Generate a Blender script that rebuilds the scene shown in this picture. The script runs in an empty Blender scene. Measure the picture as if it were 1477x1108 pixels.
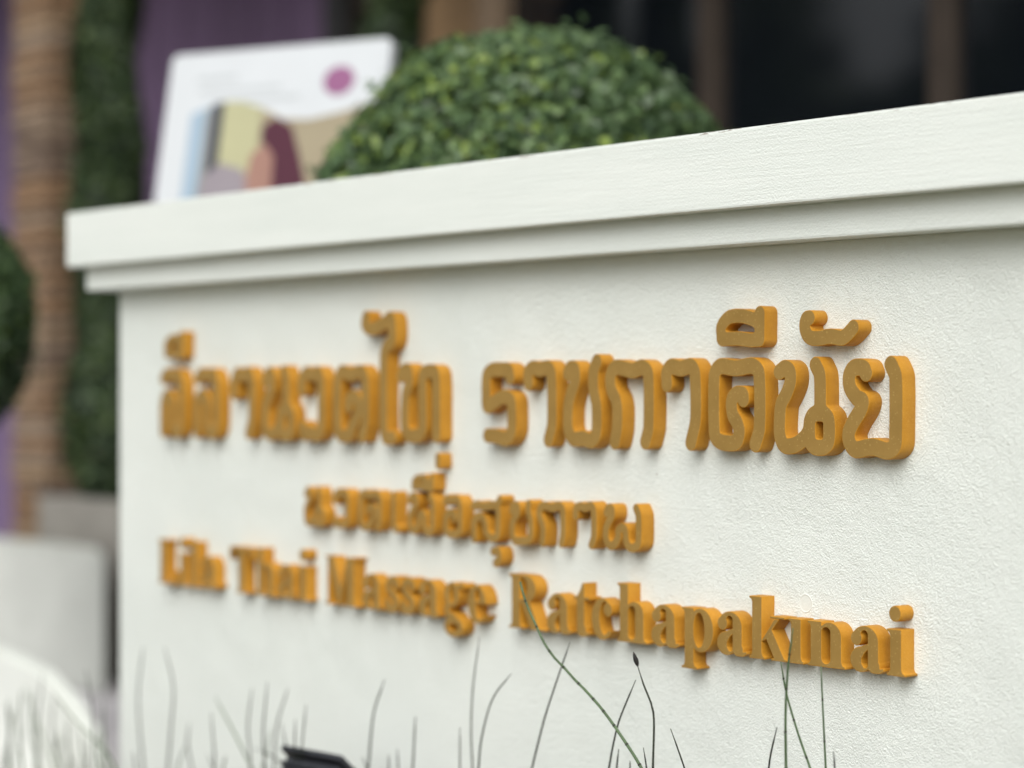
import bpy, bmesh, math, random
import numpy as np
from mathutils import Vector, Matrix

# ------------------------------------------------------------------ camera, sky, sun, exposure
scene = bpy.context.scene
col = scene.collection
random.seed(11)
rng = np.random.default_rng(5)

cam_d = bpy.data.cameras.new('camera')
cam = bpy.data.objects.new('camera', cam_d)
col.objects.link(cam)
cam.location = (0.0, -2.5186, 1.05)
cam.rotation_euler = (math.radians(90), 0, math.radians(51.46))
cam_d.sensor_fit = 'HORIZONTAL'
cam_d.sensor_width = 36.0
cam_d.lens = 81.65
cam_d.shift_y = 12.0 / 1477.0
cam_d.clip_start = 0.05
cam_d.clip_end = 500
cam_d.dof.use_dof = True
cam_d.dof.focus_distance = 3.43
cam_d.dof.aperture_fstop = 1.5
scene.camera = cam

SUN_DIR = Vector((0.44, -0.60, 0.68)).normalized()     # towards the sun
world = bpy.data.worlds.new('World')
scene.world = world
world.use_nodes = True
wn, wl = world.node_tree.nodes, world.node_tree.links
wn.clear()
sky = wn.new('ShaderNodeTexSky')
sky.sky_type = 'NISHITA'
sky.sun_disc = False
sky.sun_elevation = math.asin(SUN_DIR.z)
sky.sun_rotation = math.atan2(SUN_DIR.x, SUN_DIR.y)
sky.air_density = 1.0
sky.dust_density = 4.0
sky.ozone_density = 1.0
hs = wn.new('ShaderNodeHueSaturation')                 # a closed grey cloud cover
hs.inputs['Saturation'].default_value = 0.18
bg = wn.new('ShaderNodeBackground')
bg.inputs['Strength'].default_value = 0.075
wo = wn.new('ShaderNodeOutputWorld')
wl.new(sky.outputs['Color'], hs.inputs['Color'])
wl.new(hs.outputs['Color'], bg.inputs['Color'])
wl.new(bg.outputs['Background'], wo.inputs['Surface'])

sun_d = bpy.data.lights.new('sun', 'SUN')
sun_d.energy = 1.5
sun_d.angle = math.radians(60)
sun_d.color = (1.0, 0.98, 0.935)
sun = bpy.data.objects.new('sun', sun_d)
col.objects.link(sun)
sun.rotation_euler = (-SUN_DIR).to_track_quat('-Z', 'Y').to_euler()
sun.location = (4, -4, 8)

vs = scene.view_settings
vs.view_transform = 'Standard'
vs.look = 'None'
vs.exposure = 0.70
vs.gamma = 1.0
vs.use_curve_mapping = False

# ------------------------------------------------------------------ tables (mm on the wall; metres for stems)
THAI = [
  ('lo ling', 1, [[(-4317.4, 967.0), (-4317.4, 1023.0), (-4307.7, 1042.0), (-4291.2, 1042.0), (-4280.5, 1025.0), (-4280.5, 987.0), (-4268.9, 968.0), (-4251.4, 970.0), (-4244.6, 990.0), (-4244.6, 1063.0), (-4257.2, 1087.0), (-4280.5, 1084.0), (-4301.8, 1089.0), (-4316.4, 1079.0)]], 12.9),
  ('sara ii', 1, [[(-4301.4, 1133.1), (-4301.4, 1150.5), (-4281.3, 1161.8), (-4258.5, 1160.0), (-4244.4, 1155.4)], [(-4301.4, 1131.6), (-4272.7, 1132.7), (-4244.4, 1129.4)], [(-4241.5, 1168.3), (-4243.2, 1132.3)]], 10.5),
  ('lo ling', 1, [[(-4177.1, 967.0), (-4177.1, 1023.0), (-4167.2, 1042.0), (-4150.4, 1042.0), (-4139.5, 1025.0), (-4139.5, 987.0), (-4127.6, 968.0), (-4109.8, 970.0), (-4102.9, 990.0), (-4102.9, 1063.0), (-4115.7, 1087.0), (-4139.5, 1084.0), (-4161.3, 1089.0), (-4176.1, 1079.0)]], 12.9),
  ('sara aa', 1, [[(-4032.0, 1047.0), (-4033.0, 1071.0), (-4020.0, 1088.0), (-4000.0, 1083.0), (-3980.0, 1089.0), (-3967.0, 1071.0), (-3967.0, 995.0), (-3978.0, 968.0)]], 12.9),
  ('no nu', 1, [[(-3914.6, 1073.0), (-3904.6, 1088.0), (-3891.9, 1083.0), (-3891.9, 1059.0), (-3902.8, 1041.0), (-3913.7, 1023.0), (-3915.5, 1005.0), (-3915.5, 985.0), (-3906.4, 969.0), (-3886.4, 968.0), (-3866.5, 985.0), (-3859.2, 991.0)], [(-3859.2, 1003.0), (-3851.9, 1017.0), (-3832.0, 1017.0), (-3822.9, 1007.0), (-3822.9, 979.0), (-3832.0, 968.0), (-3851.9, 968.0), (-3859.2, 979.0), (-3859.2, 1003.0)], [(-3846.5, 1091.0), (-3840.1, 1073.0), (-3840.1, 1017.0)]], 12.9),
  ('wo waen', 1, [[(-3782.7, 1055.0), (-3783.7, 1073.0), (-3768.4, 1088.0), (-3745.9, 1083.0), (-3727.5, 1088.0), (-3717.3, 1071.0), (-3717.3, 983.0), (-3733.6, 968.0), (-3756.1, 973.0), (-3774.5, 968.0), (-3781.7, 983.0)]], 12.9),
  ('do dek', 1, [[(-3623.6, 1023.0), (-3621.6, 1037.0), (-3601.4, 1041.0), (-3590.3, 1025.0), (-3597.4, 1003.0), (-3611.5, 987.0), (-3621.6, 971.0), (-3649.8, 968.0), (-3660.9, 983.0), (-3660.9, 1067.0), (-3647.8, 1089.0), (-3615.5, 1083.0), (-3583.2, 1089.0), (-3569.1, 1071.0), (-3569.1, 995.0), (-3579.2, 968.0)]], 12.9),
  ('sara ai', 1, [[(-3566.3, 1189.9), (-3569.1, 1176.5), (-3551.3, 1168.1), (-3530.4, 1171.6), (-3509.6, 1177.8), (-3489.0, 1186.6), (-3483.1, 1175.9), (-3484.5, 1144.1), (-3500.5, 1133.8), (-3508.7, 1117.9), (-3509.6, 984.8), (-3502.7, 966.3), (-3482.2, 967.1)]], 12.9),
  ('tho thahan', 1, [[(-3454.1, 1080.3), (-3448.3, 1088.7), (-3432.6, 1089.4), (-3430.4, 1067.1), (-3440.7, 1043.5), (-3442.5, 988.2), (-3429.1, 971.3), (-3399.3, 973.1), (-3387.4, 988.8), (-3387.4, 1080.0), (-3368.6, 1088.2), (-3348.2, 1081.0), (-3346.0, 971.7)]], 12.9),
  ('ro ruea', 1, [[(-3133.1, 1075.9), (-3138.0, 1087.8), (-3156.6, 1089.3), (-3183.5, 1088.9), (-3199.4, 1079.0), (-3200.7, 1045.6), (-3198.0, 1025.6), (-3174.5, 1034.5), (-3152.2, 1042.3), (-3132.2, 1037.4), (-3128.7, 1020.9), (-3130.0, 982.4), (-3145.5, 969.8), (-3170.1, 973.6), (-3197.1, 974.6)]], 12.9),
  ('sara aa', 1, [[(-3082.8, 1064.8), (-3083.6, 1083.8), (-3072.4, 1091.4), (-3051.8, 1089.0), (-3030.5, 1091.6), (-3021.6, 1080.7), (-3020.3, 997.3), (-3029.6, 969.8)]], 12.9),
  ('cho chang', 1, [[(-2978.0, 1081.8), (-2973.0, 1089.8), (-2960.2, 1088.3), (-2959.3, 1069.7), (-2969.7, 1048.5), (-2977.1, 1027.1), (-2977.1, 989.8), (-2964.7, 972.7), (-2938.8, 973.9), (-2918.4, 970.0), (-2905.5, 982.8), (-2904.7, 1027.5), (-2911.9, 1053.7), (-2911.9, 1085.3), (-2903.9, 1100.5)]], 12.9),
  ('pho samphao', 1, [[(-2859.1, 969.1), (-2853.6, 988.7), (-2852.4, 1022.5), (-2856.3, 1038.1), (-2868.2, 1056.3), (-2869.4, 1077.2), (-2858.3, 1090.1), (-2840.6, 1089.5), (-2815.2, 1085.1), (-2792.0, 1090.4), (-2777.4, 1079.2), (-2776.6, 994.8), (-2784.3, 970.4)]], 12.9),
  ('sara aa', 1, [[(-2733.0, 1062.5), (-2733.4, 1081.5), (-2722.9, 1091.0), (-2701.3, 1087.6), (-2677.3, 1091.1), (-2667.8, 1078.6), (-2666.4, 1008.6), (-2677.3, 970.9)]], 12.9),
  ('kho khwai', 1, [[(-2559.5, 1039.4), (-2561.3, 1046.6), (-2576.1, 1046.6), (-2585.1, 1036.7), (-2583.6, 1017.3), (-2572.4, 1001.8), (-2568.7, 987.6), (-2576.9, 973.2), (-2607.9, 973.2), (-2623.1, 984.2), (-2623.8, 1076.0), (-2610.6, 1090.0), (-2576.1, 1087.1), (-2540.0, 1090.4), (-2525.4, 1078.0), (-2524.7, 995.9), (-2533.8, 971.3)]], 12.9),
  ('sara ii', 1, [[(-2607.9, 1134.7), (-2608.3, 1151.7), (-2591.0, 1165.6), (-2561.3, 1166.7), (-2537.4, 1160.9), (-2525.4, 1155.0)], [(-2606.8, 1132.0), (-2572.4, 1132.5), (-2542.9, 1129.6), (-2526.5, 1130.6)], [(-2524.0, 1170.3), (-2524.7, 1130.6)]], 11.2),
  ('no nu', 1, [[(-2482.2, 1080.8), (-2470.8, 1086.5), (-2460.2, 1081.4), (-2459.5, 1064.9), (-2468.0, 1047.2), (-2478.7, 1032.0), (-2481.5, 1011.6), (-2481.5, 986.2), (-2471.9, 970.6), (-2451.4, 971.0), (-2432.2, 980.6), (-2421.7, 990.8)], [(-2419.0, 1007.2), (-2409.6, 1017.8), (-2389.0, 1017.9), (-2380.5, 1008.8), (-2380.5, 979.0), (-2390.1, 969.6), (-2409.3, 969.3), (-2419.0, 979.6), (-2419.0, 1007.2)], [(-2407.2, 1090.5), (-2398.6, 1074.7), (-2397.6, 1024.8)]], 12.5),
  ('mai han akat', 1, [[(-2419.7, 1160.5), (-2426.6, 1158.9), (-2429.4, 1146.4), (-2421.7, 1133.0), (-2404.5, 1129.7), (-2377.1, 1132.2), (-2355.1, 1129.3), (-2343.4, 1134.7), (-2331.7, 1144.3)]], 11.6),
  ('yo yak', 1, [[(-2306.9, 1077.8), (-2311.8, 1085.2), (-2330.0, 1085.4), (-2339.4, 1074.4), (-2338.0, 1057.1), (-2325.0, 1042.4), (-2313.5, 1037.5), (-2316.8, 1025.3), (-2331.7, 1006.8), (-2340.7, 990.7), (-2338.4, 976.0), (-2326.7, 966.9), (-2295.4, 971.4), (-2266.1, 966.3), (-2252.3, 972.6), (-2249.7, 987.1), (-2249.7, 1071.5), (-2258.7, 1089.6)]], 12.9),
  ('no nu', 2, [[(-3768.6, 852.8), (-3762.5, 860.5), (-3754.7, 857.9), (-3754.7, 845.6), (-3761.4, 836.3), (-3768.0, 827.0), (-3769.1, 817.8), (-3769.1, 807.5), (-3763.6, 799.2), (-3751.4, 798.7), (-3739.2, 807.5), (-3734.8, 810.5)], [(-3734.8, 816.7), (-3730.4, 823.9), (-3718.2, 823.9), (-3712.6, 818.8), (-3712.6, 804.4), (-3718.2, 798.7), (-3730.4, 798.7), (-3734.8, 804.4), (-3734.8, 816.7)], [(-3727.0, 862.0), (-3723.2, 852.8), (-3723.2, 823.9)]], 7.6),
  ('wo waen', 2, [[(-3667.6, 843.5), (-3668.2, 852.8), (-3659.2, 860.5), (-3646.0, 857.9), (-3635.2, 860.5), (-3629.2, 851.7), (-3629.2, 806.4), (-3638.8, 798.7), (-3652.0, 801.3), (-3662.8, 798.7), (-3667.0, 806.4)]], 7.6),
  ('do dek', 2, [[(-3558.7, 827.0), (-3557.3, 834.2), (-3544.0, 836.3), (-3536.7, 828.0), (-3541.3, 816.7), (-3550.7, 808.5), (-3557.3, 800.2), (-3576.0, 798.7), (-3583.3, 806.4), (-3583.3, 849.7), (-3574.7, 861.0), (-3553.3, 857.9), (-3532.0, 861.0), (-3522.7, 851.7), (-3522.7, 812.6), (-3529.3, 798.7)]], 7.6),
  ('sara e', 2, [[(-3477.4, 861.0), (-3477.4, 807.5), (-3473.3, 799.2), (-3467.6, 799.2)]], 7.6),
  ('pho phan', 2, [[(-3427.2, 852.8), (-3420.4, 860.5), (-3408.2, 859.0), (-3408.2, 846.6), (-3417.7, 836.3), (-3425.1, 826.0), (-3425.8, 808.5), (-3417.7, 799.2), (-3406.9, 801.3), (-3400.1, 812.6), (-3399.4, 825.0), (-3392.0, 831.1), (-3383.8, 826.0), (-3382.5, 809.5), (-3375.7, 799.2), (-3364.9, 798.7), (-3358.1, 808.5), (-3358.1, 849.7), (-3364.9, 862.0)]], 7.6),
  ('sara uee', 2, [[(-3415.1, 878.4), (-3415.1, 887.6), (-3403.4, 894.8), (-3386.0, 894.2), (-3370.6, 888.9)], [(-3415.1, 878.4), (-3393.7, 880.2), (-3366.7, 877.6)], [(-3382.1, 896.6), (-3382.1, 879.4)], [(-3359.1, 899.5), (-3359.1, 877.9)]], 6.3),
  ('mai ek', 2, [[(-3341.9, 934.1), (-3341.9, 919.3)]], 7.6),
  ('o ang', 2, [[(-3293.5, 825.0), (-3292.2, 833.2), (-3305.9, 835.3), (-3315.8, 828.0), (-3318.3, 812.6), (-3318.3, 805.4), (-3310.9, 798.7), (-3286.0, 798.7), (-3276.7, 806.4), (-3276.7, 849.7), (-3286.0, 860.5), (-3299.7, 857.9), (-3312.1, 861.0), (-3318.3, 854.8)]], 7.6),
  ('so suea', 2, [[(-3235.5, 792.6), (-3235.5, 819.2), (-3226.8, 831.1), (-3212.9, 831.7), (-3203.5, 820.6), (-3200.6, 805.8), (-3186.8, 796.2), (-3171.9, 798.5), (-3167.5, 809.6), (-3166.4, 843.9), (-3170.8, 852.8), (-3184.9, 853.4), (-3207.3, 850.3), (-3226.1, 853.0), (-3237.4, 849.8)], [(-3170.1, 851.7), (-3162.0, 864.6)]], 7.6),
  ('sara u', 2, [[(-3181.2, 772.9), (-3168.3, 774.9), (-3164.2, 767.6), (-3165.3, 758.5), (-3174.5, 753.4)]], 7.6),
  ('kho khai', 2, [[(-3128.0, 846.6), (-3124.4, 854.2), (-3113.5, 854.6), (-3113.5, 841.5), (-3125.4, 827.4), (-3127.3, 804.7), (-3118.9, 795.0), (-3097.3, 796.1), (-3082.3, 797.9), (-3076.6, 809.4), (-3077.6, 831.8), (-3083.0, 847.2), (-3082.3, 859.6)]], 7.6),
  ('pho samphao', 2, [[(-3045.8, 795.3), (-3044.0, 806.5), (-3044.0, 822.1), (-3049.3, 833.0), (-3053.9, 845.1), (-3048.6, 855.7), (-3037.0, 858.0), (-3019.5, 855.3), (-3002.2, 859.7), (-2991.9, 853.1), (-2991.2, 811.3), (-2995.3, 796.7)]], 7.6),
  ('sara aa', 2, [[(-2957.7, 844.6), (-2956.7, 856.2), (-2947.5, 860.9), (-2934.0, 858.6), (-2918.9, 862.5), (-2912.3, 855.1), (-2911.3, 812.9), (-2917.9, 797.9)]], 7.6),
  ('pho phan', 2, [[(-2879.2, 853.2), (-2875.2, 859.8), (-2866.7, 859.8), (-2866.1, 848.4), (-2874.9, 837.3), (-2880.8, 825.2), (-2880.2, 808.0), (-2870.3, 799.4), (-2859.5, 802.6), (-2850.7, 813.7), (-2850.1, 824.5), (-2841.0, 830.6), (-2833.3, 826.3), (-2830.7, 808.3), (-2822.3, 799.2), (-2809.5, 799.8), (-2801.2, 807.7), (-2800.6, 850.1), (-2806.9, 862.9)]], 7.6),
]
STEMS = [
  ('thick', 3.3, False, [(-2.8524, -0.23, 0.752), (-2.8426, -0.2273, 0.7218), (-2.8179, -0.2245, 0.6834), (-2.8027, -0.2218, 0.6587), (-2.7802, -0.2191, 0.6371), (-2.7616, -0.2164, 0.6246), (-2.7396, -0.2136, 0.6079), (-2.7214, -0.2109, 0.5956), (-2.6892, -0.2082, 0.5734), (-2.6679, -0.2055, 0.5549), (-2.6468, -0.2027, 0.5342), (-2.6038, -0.2, 0.4917)]),
  ('dark', 1.95, False, [(-2.8256, -0.15, 0.6537), (-2.8561, -0.1425, 0.6106), (-2.9033, -0.135, 0.5324), (-2.929, -0.1275, 0.4903), (-2.9584, -0.12, 0.4338)]),
  ('dark', 1.95, False, [(-2.9501, -0.17, 0.5934), (-3.013, -0.16, 0.544), (-3.0549, -0.15, 0.4742), (-3.076, -0.14, 0.4209)]),
  ('dark', 1.72, False, [(-3.0866, -0.13, 0.6391), (-3.1174, -0.12, 0.5482), (-3.1353, -0.11, 0.4721), (-3.1446, -0.1, 0.4082)]),
  ('dark', 1.84, False, [(-3.1011, -0.16, 0.4878), (-3.1405, -0.13, 0.4117)]),
  ('dark', 2.07, False, [(-2.6576, -0.16, 0.6105), (-2.7061, -0.15, 0.5449), (-2.7308, -0.14, 0.5077), (-2.7546, -0.13, 0.4606)]),
  ('dark', 2.3, True, [(-2.6321, -0.18, 0.6393), (-2.6286, -0.17, 0.6075), (-2.6173, -0.16, 0.5653), (-2.6294, -0.15, 0.4784)]),
  ('dark', 2.07, False, [(-2.7081, -0.15, 0.4979), (-2.7475, -0.12, 0.4605)]),
  ('dark', 1.84, False, [(-2.6063, -0.19, 0.5159), (-2.6329, -0.16, 0.479)]),
  ('dark', 1.84, False, [(-2.6819, -0.15, 0.4824), (-2.7159, -0.12, 0.4645)]),
  ('dark', 1.84, False, [(-2.5458, -0.19, 0.5513), (-2.5482, -0.16, 0.4897)]),
  ('dark', 2.07, False, [(-2.3447, -0.17, 0.5741), (-2.3719, -0.155, 0.5326), (-2.3913, -0.14, 0.5076)]),
  ('green', 2.42, False, [(-2.2737, -0.21, 0.7233), (-2.2937, -0.2, 0.6609), (-2.3078, -0.19, 0.5982), (-2.3168, -0.18, 0.521)]),
  ('green', 2.18, False, [(-2.347, -0.16, 0.6664), (-2.3448, -0.15, 0.6185), (-2.3307, -0.14, 0.5607), (-2.3183, -0.13, 0.5158)]),
  ('green', 1.95, False, [(-2.2876, -0.14, 0.6642), (-2.297, -0.125, 0.5816), (-2.3071, -0.11, 0.5152)]),
  ('dark', 1.95, False, [(-2.2254, -0.18, 0.5558), (-2.2515, -0.15, 0.5263)]),
  ('dark', 2.3, False, [(-3.3196, -0.16, 0.5463), (-3.3737, -0.145, 0.4787), (-3.4111, -0.13, 0.3775)]),
  ('dark', 2.3, False, [(-3.2411, -0.15, 0.4898), (-3.2898, -0.12, 0.3918)]),
  ('dark', 1.95, False, [(-3.3225, -0.13, 0.4221), (-3.3616, -0.1, 0.3807)]),
  ('dark', 1.95, False, [(-3.2926, -0.17, 0.4183), (-3.3346, -0.14, 0.3882)]),
  ('dark', 1.95, False, [(-3.4026, -0.15, 0.399), (-3.4294, -0.12, 0.3742)]),
  ('dark', 2.18, False, [(-4.218, -0.1307, 0.5231), (-4.2652, -0.1157, 0.4102), (-4.2709, -0.1007, 0.2659)]),
  ('dark', 2.18, False, [(-4.0209, -0.1938, 0.5444), (-4.0045, -0.1838, 0.4683), (-4.0301, -0.1738, 0.3878), (-4.06, -0.1638, 0.299)]),
  ('dark', 2.18, False, [(-4.0498, -0.1201, 0.3851), (-4.0836, -0.1051, 0.3407), (-4.0919, -0.0901, 0.2875)]),
  ('green', 2.18, False, [(-4.0922, -0.1026, 0.3351), (-4.1777, -0.0726, 0.2776)]),
  ('dark', 2.18, False, [(-3.8027, -0.2193, 0.442), (-3.8156, -0.2043, 0.357), (-3.8404, -0.1893, 0.3293)]),
  ('green', 2.18, False, [(-3.936, -0.1289, 0.4496), (-3.8881, -0.1139, 0.3815), (-3.8529, -0.0989, 0.3212)]),
  ('dark', 2.18, False, [(-3.7726, -0.1468, 0.4843), (-3.804, -0.1368, 0.4099), (-3.8122, -0.1268, 0.354), (-3.8282, -0.1168, 0.3236)]),
  ('dark', 2.18, False, [(-3.6242, -0.2075, 0.5159), (-3.6626, -0.1925, 0.4107), (-3.6787, -0.1775, 0.3486)]),
  ('dark', 2.18, False, [(-3.6777, -0.1279, 0.4923), (-3.7384, -0.1129, 0.4151), (-3.7731, -0.0979, 0.3286)]),
  ('dark', 2.18, False, [(-3.5299, -0.2078, 0.4587), (-3.5542, -0.1928, 0.4036), (-3.5743, -0.1778, 0.3618)]),
  ('dark', 2.18, False, [(-3.5002, -0.2041, 0.4869), (-3.5371, -0.1891, 0.4053), (-3.5634, -0.1741, 0.3628)]),
  ('dark', 2.18, False, [(-3.8053, -0.1214, 0.3647), (-3.7674, -0.1064, 0.3534), (-3.7451, -0.0914, 0.3315)]),
  ('green', 2.18, False, [(-3.8099, -0.1815, 0.3555), (-3.8707, -0.1515, 0.3217)]),
  ('dark', 2.18, False, [(-4.0903, -0.2249, 0.334), (-4.135, -0.1949, 0.2926)]),
  ('green', 2.18, False, [(-3.7636, -0.1113, 0.4039), (-3.8025, -0.0963, 0.3564), (-3.8377, -0.0813, 0.3188)]),
  ('dark', 2.18, False, [(-3.9397, -0.1439, 0.3381), (-3.9689, -0.1139, 0.3055)]),
  ('dark', 2.18, False, [(-3.6414, -0.1658, 0.4348), (-3.6499, -0.1508, 0.3922), (-3.6619, -0.1358, 0.3465)]),
  ('green', 2.18, False, [(-4.7552, -0.1295, 0.3922), (-4.7134, -0.1145, 0.3055), (-4.6722, -0.0995, 0.2194)]),
  ('dark', 2.18, False, [(-4.7265, -0.0979, 0.4226), (-4.7818, -0.0829, 0.2949), (-4.8047, -0.0679, 0.1947)]),
  ('green', 2.18, False, [(-4.3851, -0.2481, 0.4213), (-4.3101, -0.2381, 0.3729), (-4.1921, -0.2281, 0.3199), (-4.177, -0.2181, 0.2893)]),
  ('dark', 2.18, False, [(-4.2197, -0.2618, 0.4881), (-4.2194, -0.2468, 0.4), (-4.2415, -0.2318, 0.2825)]),
  ('green', 2.18, False, [(-4.3777, -0.221, 0.3639), (-4.4229, -0.191, 0.2555)]),
  ('dark', 2.18, False, [(-4.2311, -0.2496, 0.3499), (-4.2985, -0.2196, 0.2741)]),
  ('green', 2.18, False, [(-4.3976, -0.119, 0.3357), (-4.4704, -0.089, 0.2438)]),
  ('green', 2.18, False, [(-4.7054, -0.1998, 0.2608), (-4.7531, -0.1698, 0.2115)]),
  ('green', 2.18, False, [(-4.4144, -0.1703, 0.3384), (-4.4564, -0.1403, 0.2461)]),
  ('green', 2.18, False, [(-4.5732, -0.141, 0.3177), (-4.6184, -0.111, 0.2227)]),
  ('dark', 2.42, False, [(-4.7034, -0.0816, 0.3638), (-4.7435, -0.0666, 0.2804), (-4.7266, -0.0516, 0.203)]),
  ('green', 2.42, False, [(-4.3897, -0.2342, 0.3382), (-4.4306, -0.2192, 0.2947), (-4.4374, -0.2042, 0.2549)]),
  ('green', 2.42, False, [(-4.566, -0.2613, 0.392), (-4.5901, -0.2463, 0.3141), (-4.624, -0.2313, 0.2341)]),
  ('green', 2.42, False, [(-4.4077, -0.311, 0.4313), (-4.4491, -0.296, 0.3443), (-4.461, -0.281, 0.2597)]),
  ('dark', 2.42, False, [(-4.5928, -0.1054, 0.3207), (-4.6248, -0.0904, 0.2677), (-4.6251, -0.0754, 0.2182)]),
  ('green', 2.42, False, [(-4.7536, -0.1019, 0.3168), (-4.776, -0.0869, 0.2566), (-4.8122, -0.0719, 0.1942)]),
  ('green', 2.42, False, [(-4.7114, -0.1299, 0.3904), (-4.7479, -0.1149, 0.2961), (-4.7399, -0.0999, 0.2061)]),
  ('green', 2.42, False, [(-4.2676, -0.2029, 0.3518), (-4.3075, -0.1879, 0.3078), (-4.3255, -0.1729, 0.266)]),
  ('dark', 2.42, False, [(-4.6399, -0.2292, 0.3753), (-4.6577, -0.2142, 0.3002), (-4.7247, -0.1992, 0.2181)]),
  ('green', 2.42, False, [(-4.8843, -0.0821, 0.3148), (-4.9015, -0.0671, 0.247), (-4.962, -0.0521, 0.1732)]),
  ('green', 2.42, False, [(-4.6591, -0.2042, 0.355), (-4.7044, -0.1892, 0.2843), (-4.7456, -0.1742, 0.2129)]),
  ('green', 2.42, False, [(-4.4346, -0.1034, 0.3869), (-4.465, -0.0884, 0.3111), (-4.4737, -0.0734, 0.2372)]),
]
# ------------------------------------------------------------------ helpers
def tag(o, label=None, cat=None, group=None, kind=None):
    if label: o['label'] = label
    if cat: o['category'] = cat
    if group: o['group'] = group
    if kind: o['kind'] = kind
    return o

def empty(name, loc, rz=0.0):
    o = bpy.data.objects.new(name, None)
    o.location = loc
    o.rotation_euler = (0, 0, rz)
    o.empty_display_size = 0.1
    col.objects.link(o)
    return o

def link(name, me, parent=None, mat=None):
    o = bpy.data.objects.new(name, me)
    col.objects.link(o)
    if mat is not None and not me.materials:
        me.materials.append(mat)
    if parent is not None:
        o.parent = parent
    return o

def mesh_from(name, verts, faces, mat=None, smooth=False):
    me = bpy.data.meshes.new(name)
    me.from_pydata([tuple(v) for v in verts], [], [tuple(f) for f in faces])
    if mat is not None:
        me.materials.append(mat)
    if smooth:
        me.polygons.foreach_set('use_smooth', [True] * len(me.polygons))
    me.update()
    return me

def box_mesh(name, x0, x1, y0, y1, z0, z1, mat, bevel=0.0, seg=2):
    bm = bmesh.new()
    r = bmesh.ops.create_cube(bm, size=1.0)
    for v in bm.verts:
        v.co = Vector((x0 + (v.co.x + .5) * (x1 - x0), y0 + (v.co.y + .5) * (y1 - y0), z0 + (v.co.z + .5) * (z1 - z0)))
    if bevel > 0:
        bmesh.ops.bevel(bm, geom=list(bm.edges), offset=bevel, segments=seg, profile=0.6, affect='EDGES')
    me = bpy.data.meshes.new(name)
    bm.to_mesh(me)
    bm.free()
    me.materials.append(mat)
    return me

def box(name, x0, x1, y0, y1, z0, z1, mat, parent=None, bevel=0.0, seg=2):
    return link(name, box_mesh(name, x0, x1, y0, y1, z0, z1, mat, bevel, seg), parent)

def tube_mesh(name, pts, radii, mat, n=8, cap=True):
    """swept round tube along a polyline with one radius per point"""
    vs_, fs = [], []
    pts = [Vector(p) for p in pts]
    for i, p in enumerate(pts):
        t = (pts[min(i + 1, len(pts) - 1)] - pts[max(i - 1, 0)]).normalized()
        a = t.cross(Vector((0.31, 0.9, 0.11))).normalized()
        b = t.cross(a).normalized()
        for k in range(n):
            q = 2 * math.pi * k / n
            vs_.append(p + (a * math.cos(q) + b * math.sin(q)) * radii[i])
    for i in range(len(pts) - 1):
        for k in range(n):
            k2 = (k + 1) % n
            fs.append((i * n + k, i * n + k2, (i + 1) * n + k2, (i + 1) * n + k))
    if cap:
        fs.append(tuple(range(n - 1, -1, -1)))
        fs.append(tuple((len(pts) - 1) * n + k for k in range(n)))
    return mesh_from(name, vs_, fs, mat, True)

def catmull(pts, step):
    """resample a polyline as a centripetal-looking Catmull-Rom curve (2D or 3D numpy)"""
    P = np.array(pts, float)
    if len(P) < 3:
        n = max(2, int(np.linalg.norm(P[-1] - P[0]) / step))
        return np.array([P[0] + (P[-1] - P[0]) * i / n for i in range(n + 1)])
    closed = np.allclose(P[0], P[-1])
    out = []
    n = len(P)
    for i in range(n - 1):
        p1, p2 = P[i], P[i + 1]
        p0 = P[i - 1] if i > 0 else (P[-2] if closed else 2 * p1 - p2)
        p3 = P[i + 2] if i + 2 < n else (P[1] if closed else 2 * p2 - p1)
        L = np.linalg.norm(p2 - p1)
        m1 = (p2 - p0) * 0.5
        m2 = (p3 - p1) * 0.5
        for m in (m1, m2):                        # keep tangents from overshooting uneven spacing
            q = np.linalg.norm(m)
            if q > 1.0 * L:
                m *= 1.0 * L / q
        k = max(2, int(L / step))
        for j in range(k):
            t = j / k
            h00 = 2 * t**3 - 3 * t**2 + 1; h10 = t**3 - 2 * t**2 + t
            h01 = -2 * t**3 + 3 * t**2; h11 = t**3 - t**2
            out.append(h00 * p1 + h10 * m1 + h01 * p2 + h11 * m2)
    out.append(P[-1])
    return np.array(out)

# ------------------------------------------------------------------ materials
def new_mat(name):
    m = bpy.data.materials.new(name)
    m.use_nodes = True
    nt = m.node_tree
    return m, nt, nt.nodes, nt.links, nt.nodes['Principled BSDF']

def noise(nt, vec, scale, detail=2.0, rough=0.5):
    n = nt.nodes.new('ShaderNodeTexNoise')
    n.inputs['Scale'].default_value = scale
    n.inputs['Detail'].default_value = detail
    n.inputs['Roughness'].default_value = rough
    if vec is not None:
        nt.links.new(vec, n.inputs['Vector'])
    return n

def ramp(nt, fac, stops):
    r = nt.nodes.new('ShaderNodeValToRGB')
    els = r.color_ramp.elements
    els[0].position, els[0].color = stops[0][0], (*stops[0][1], 1)
    els[1].position, els[1].color = stops[-1][0], (*stops[-1][1], 1)
    for p, c in stops[1:-1]:
        e = els.new(p)
        e.color = (*c, 1)
    nt.links.new(fac, r.inputs['Fac'])
    return r

def mapping(nt, scale=(1, 1, 1), coord='Object', rot=(0, 0, 0)):
    tc = nt.nodes.new('ShaderNodeTexCoord')
    mp = nt.nodes.new('ShaderNodeMapping')
    mp.inputs['Scale'].default_value = scale
    mp.inputs['Rotation'].default_value = rot
    nt.links.new(tc.outputs[coord], mp.inputs['Vector'])
    return mp.outputs['Vector']

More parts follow.
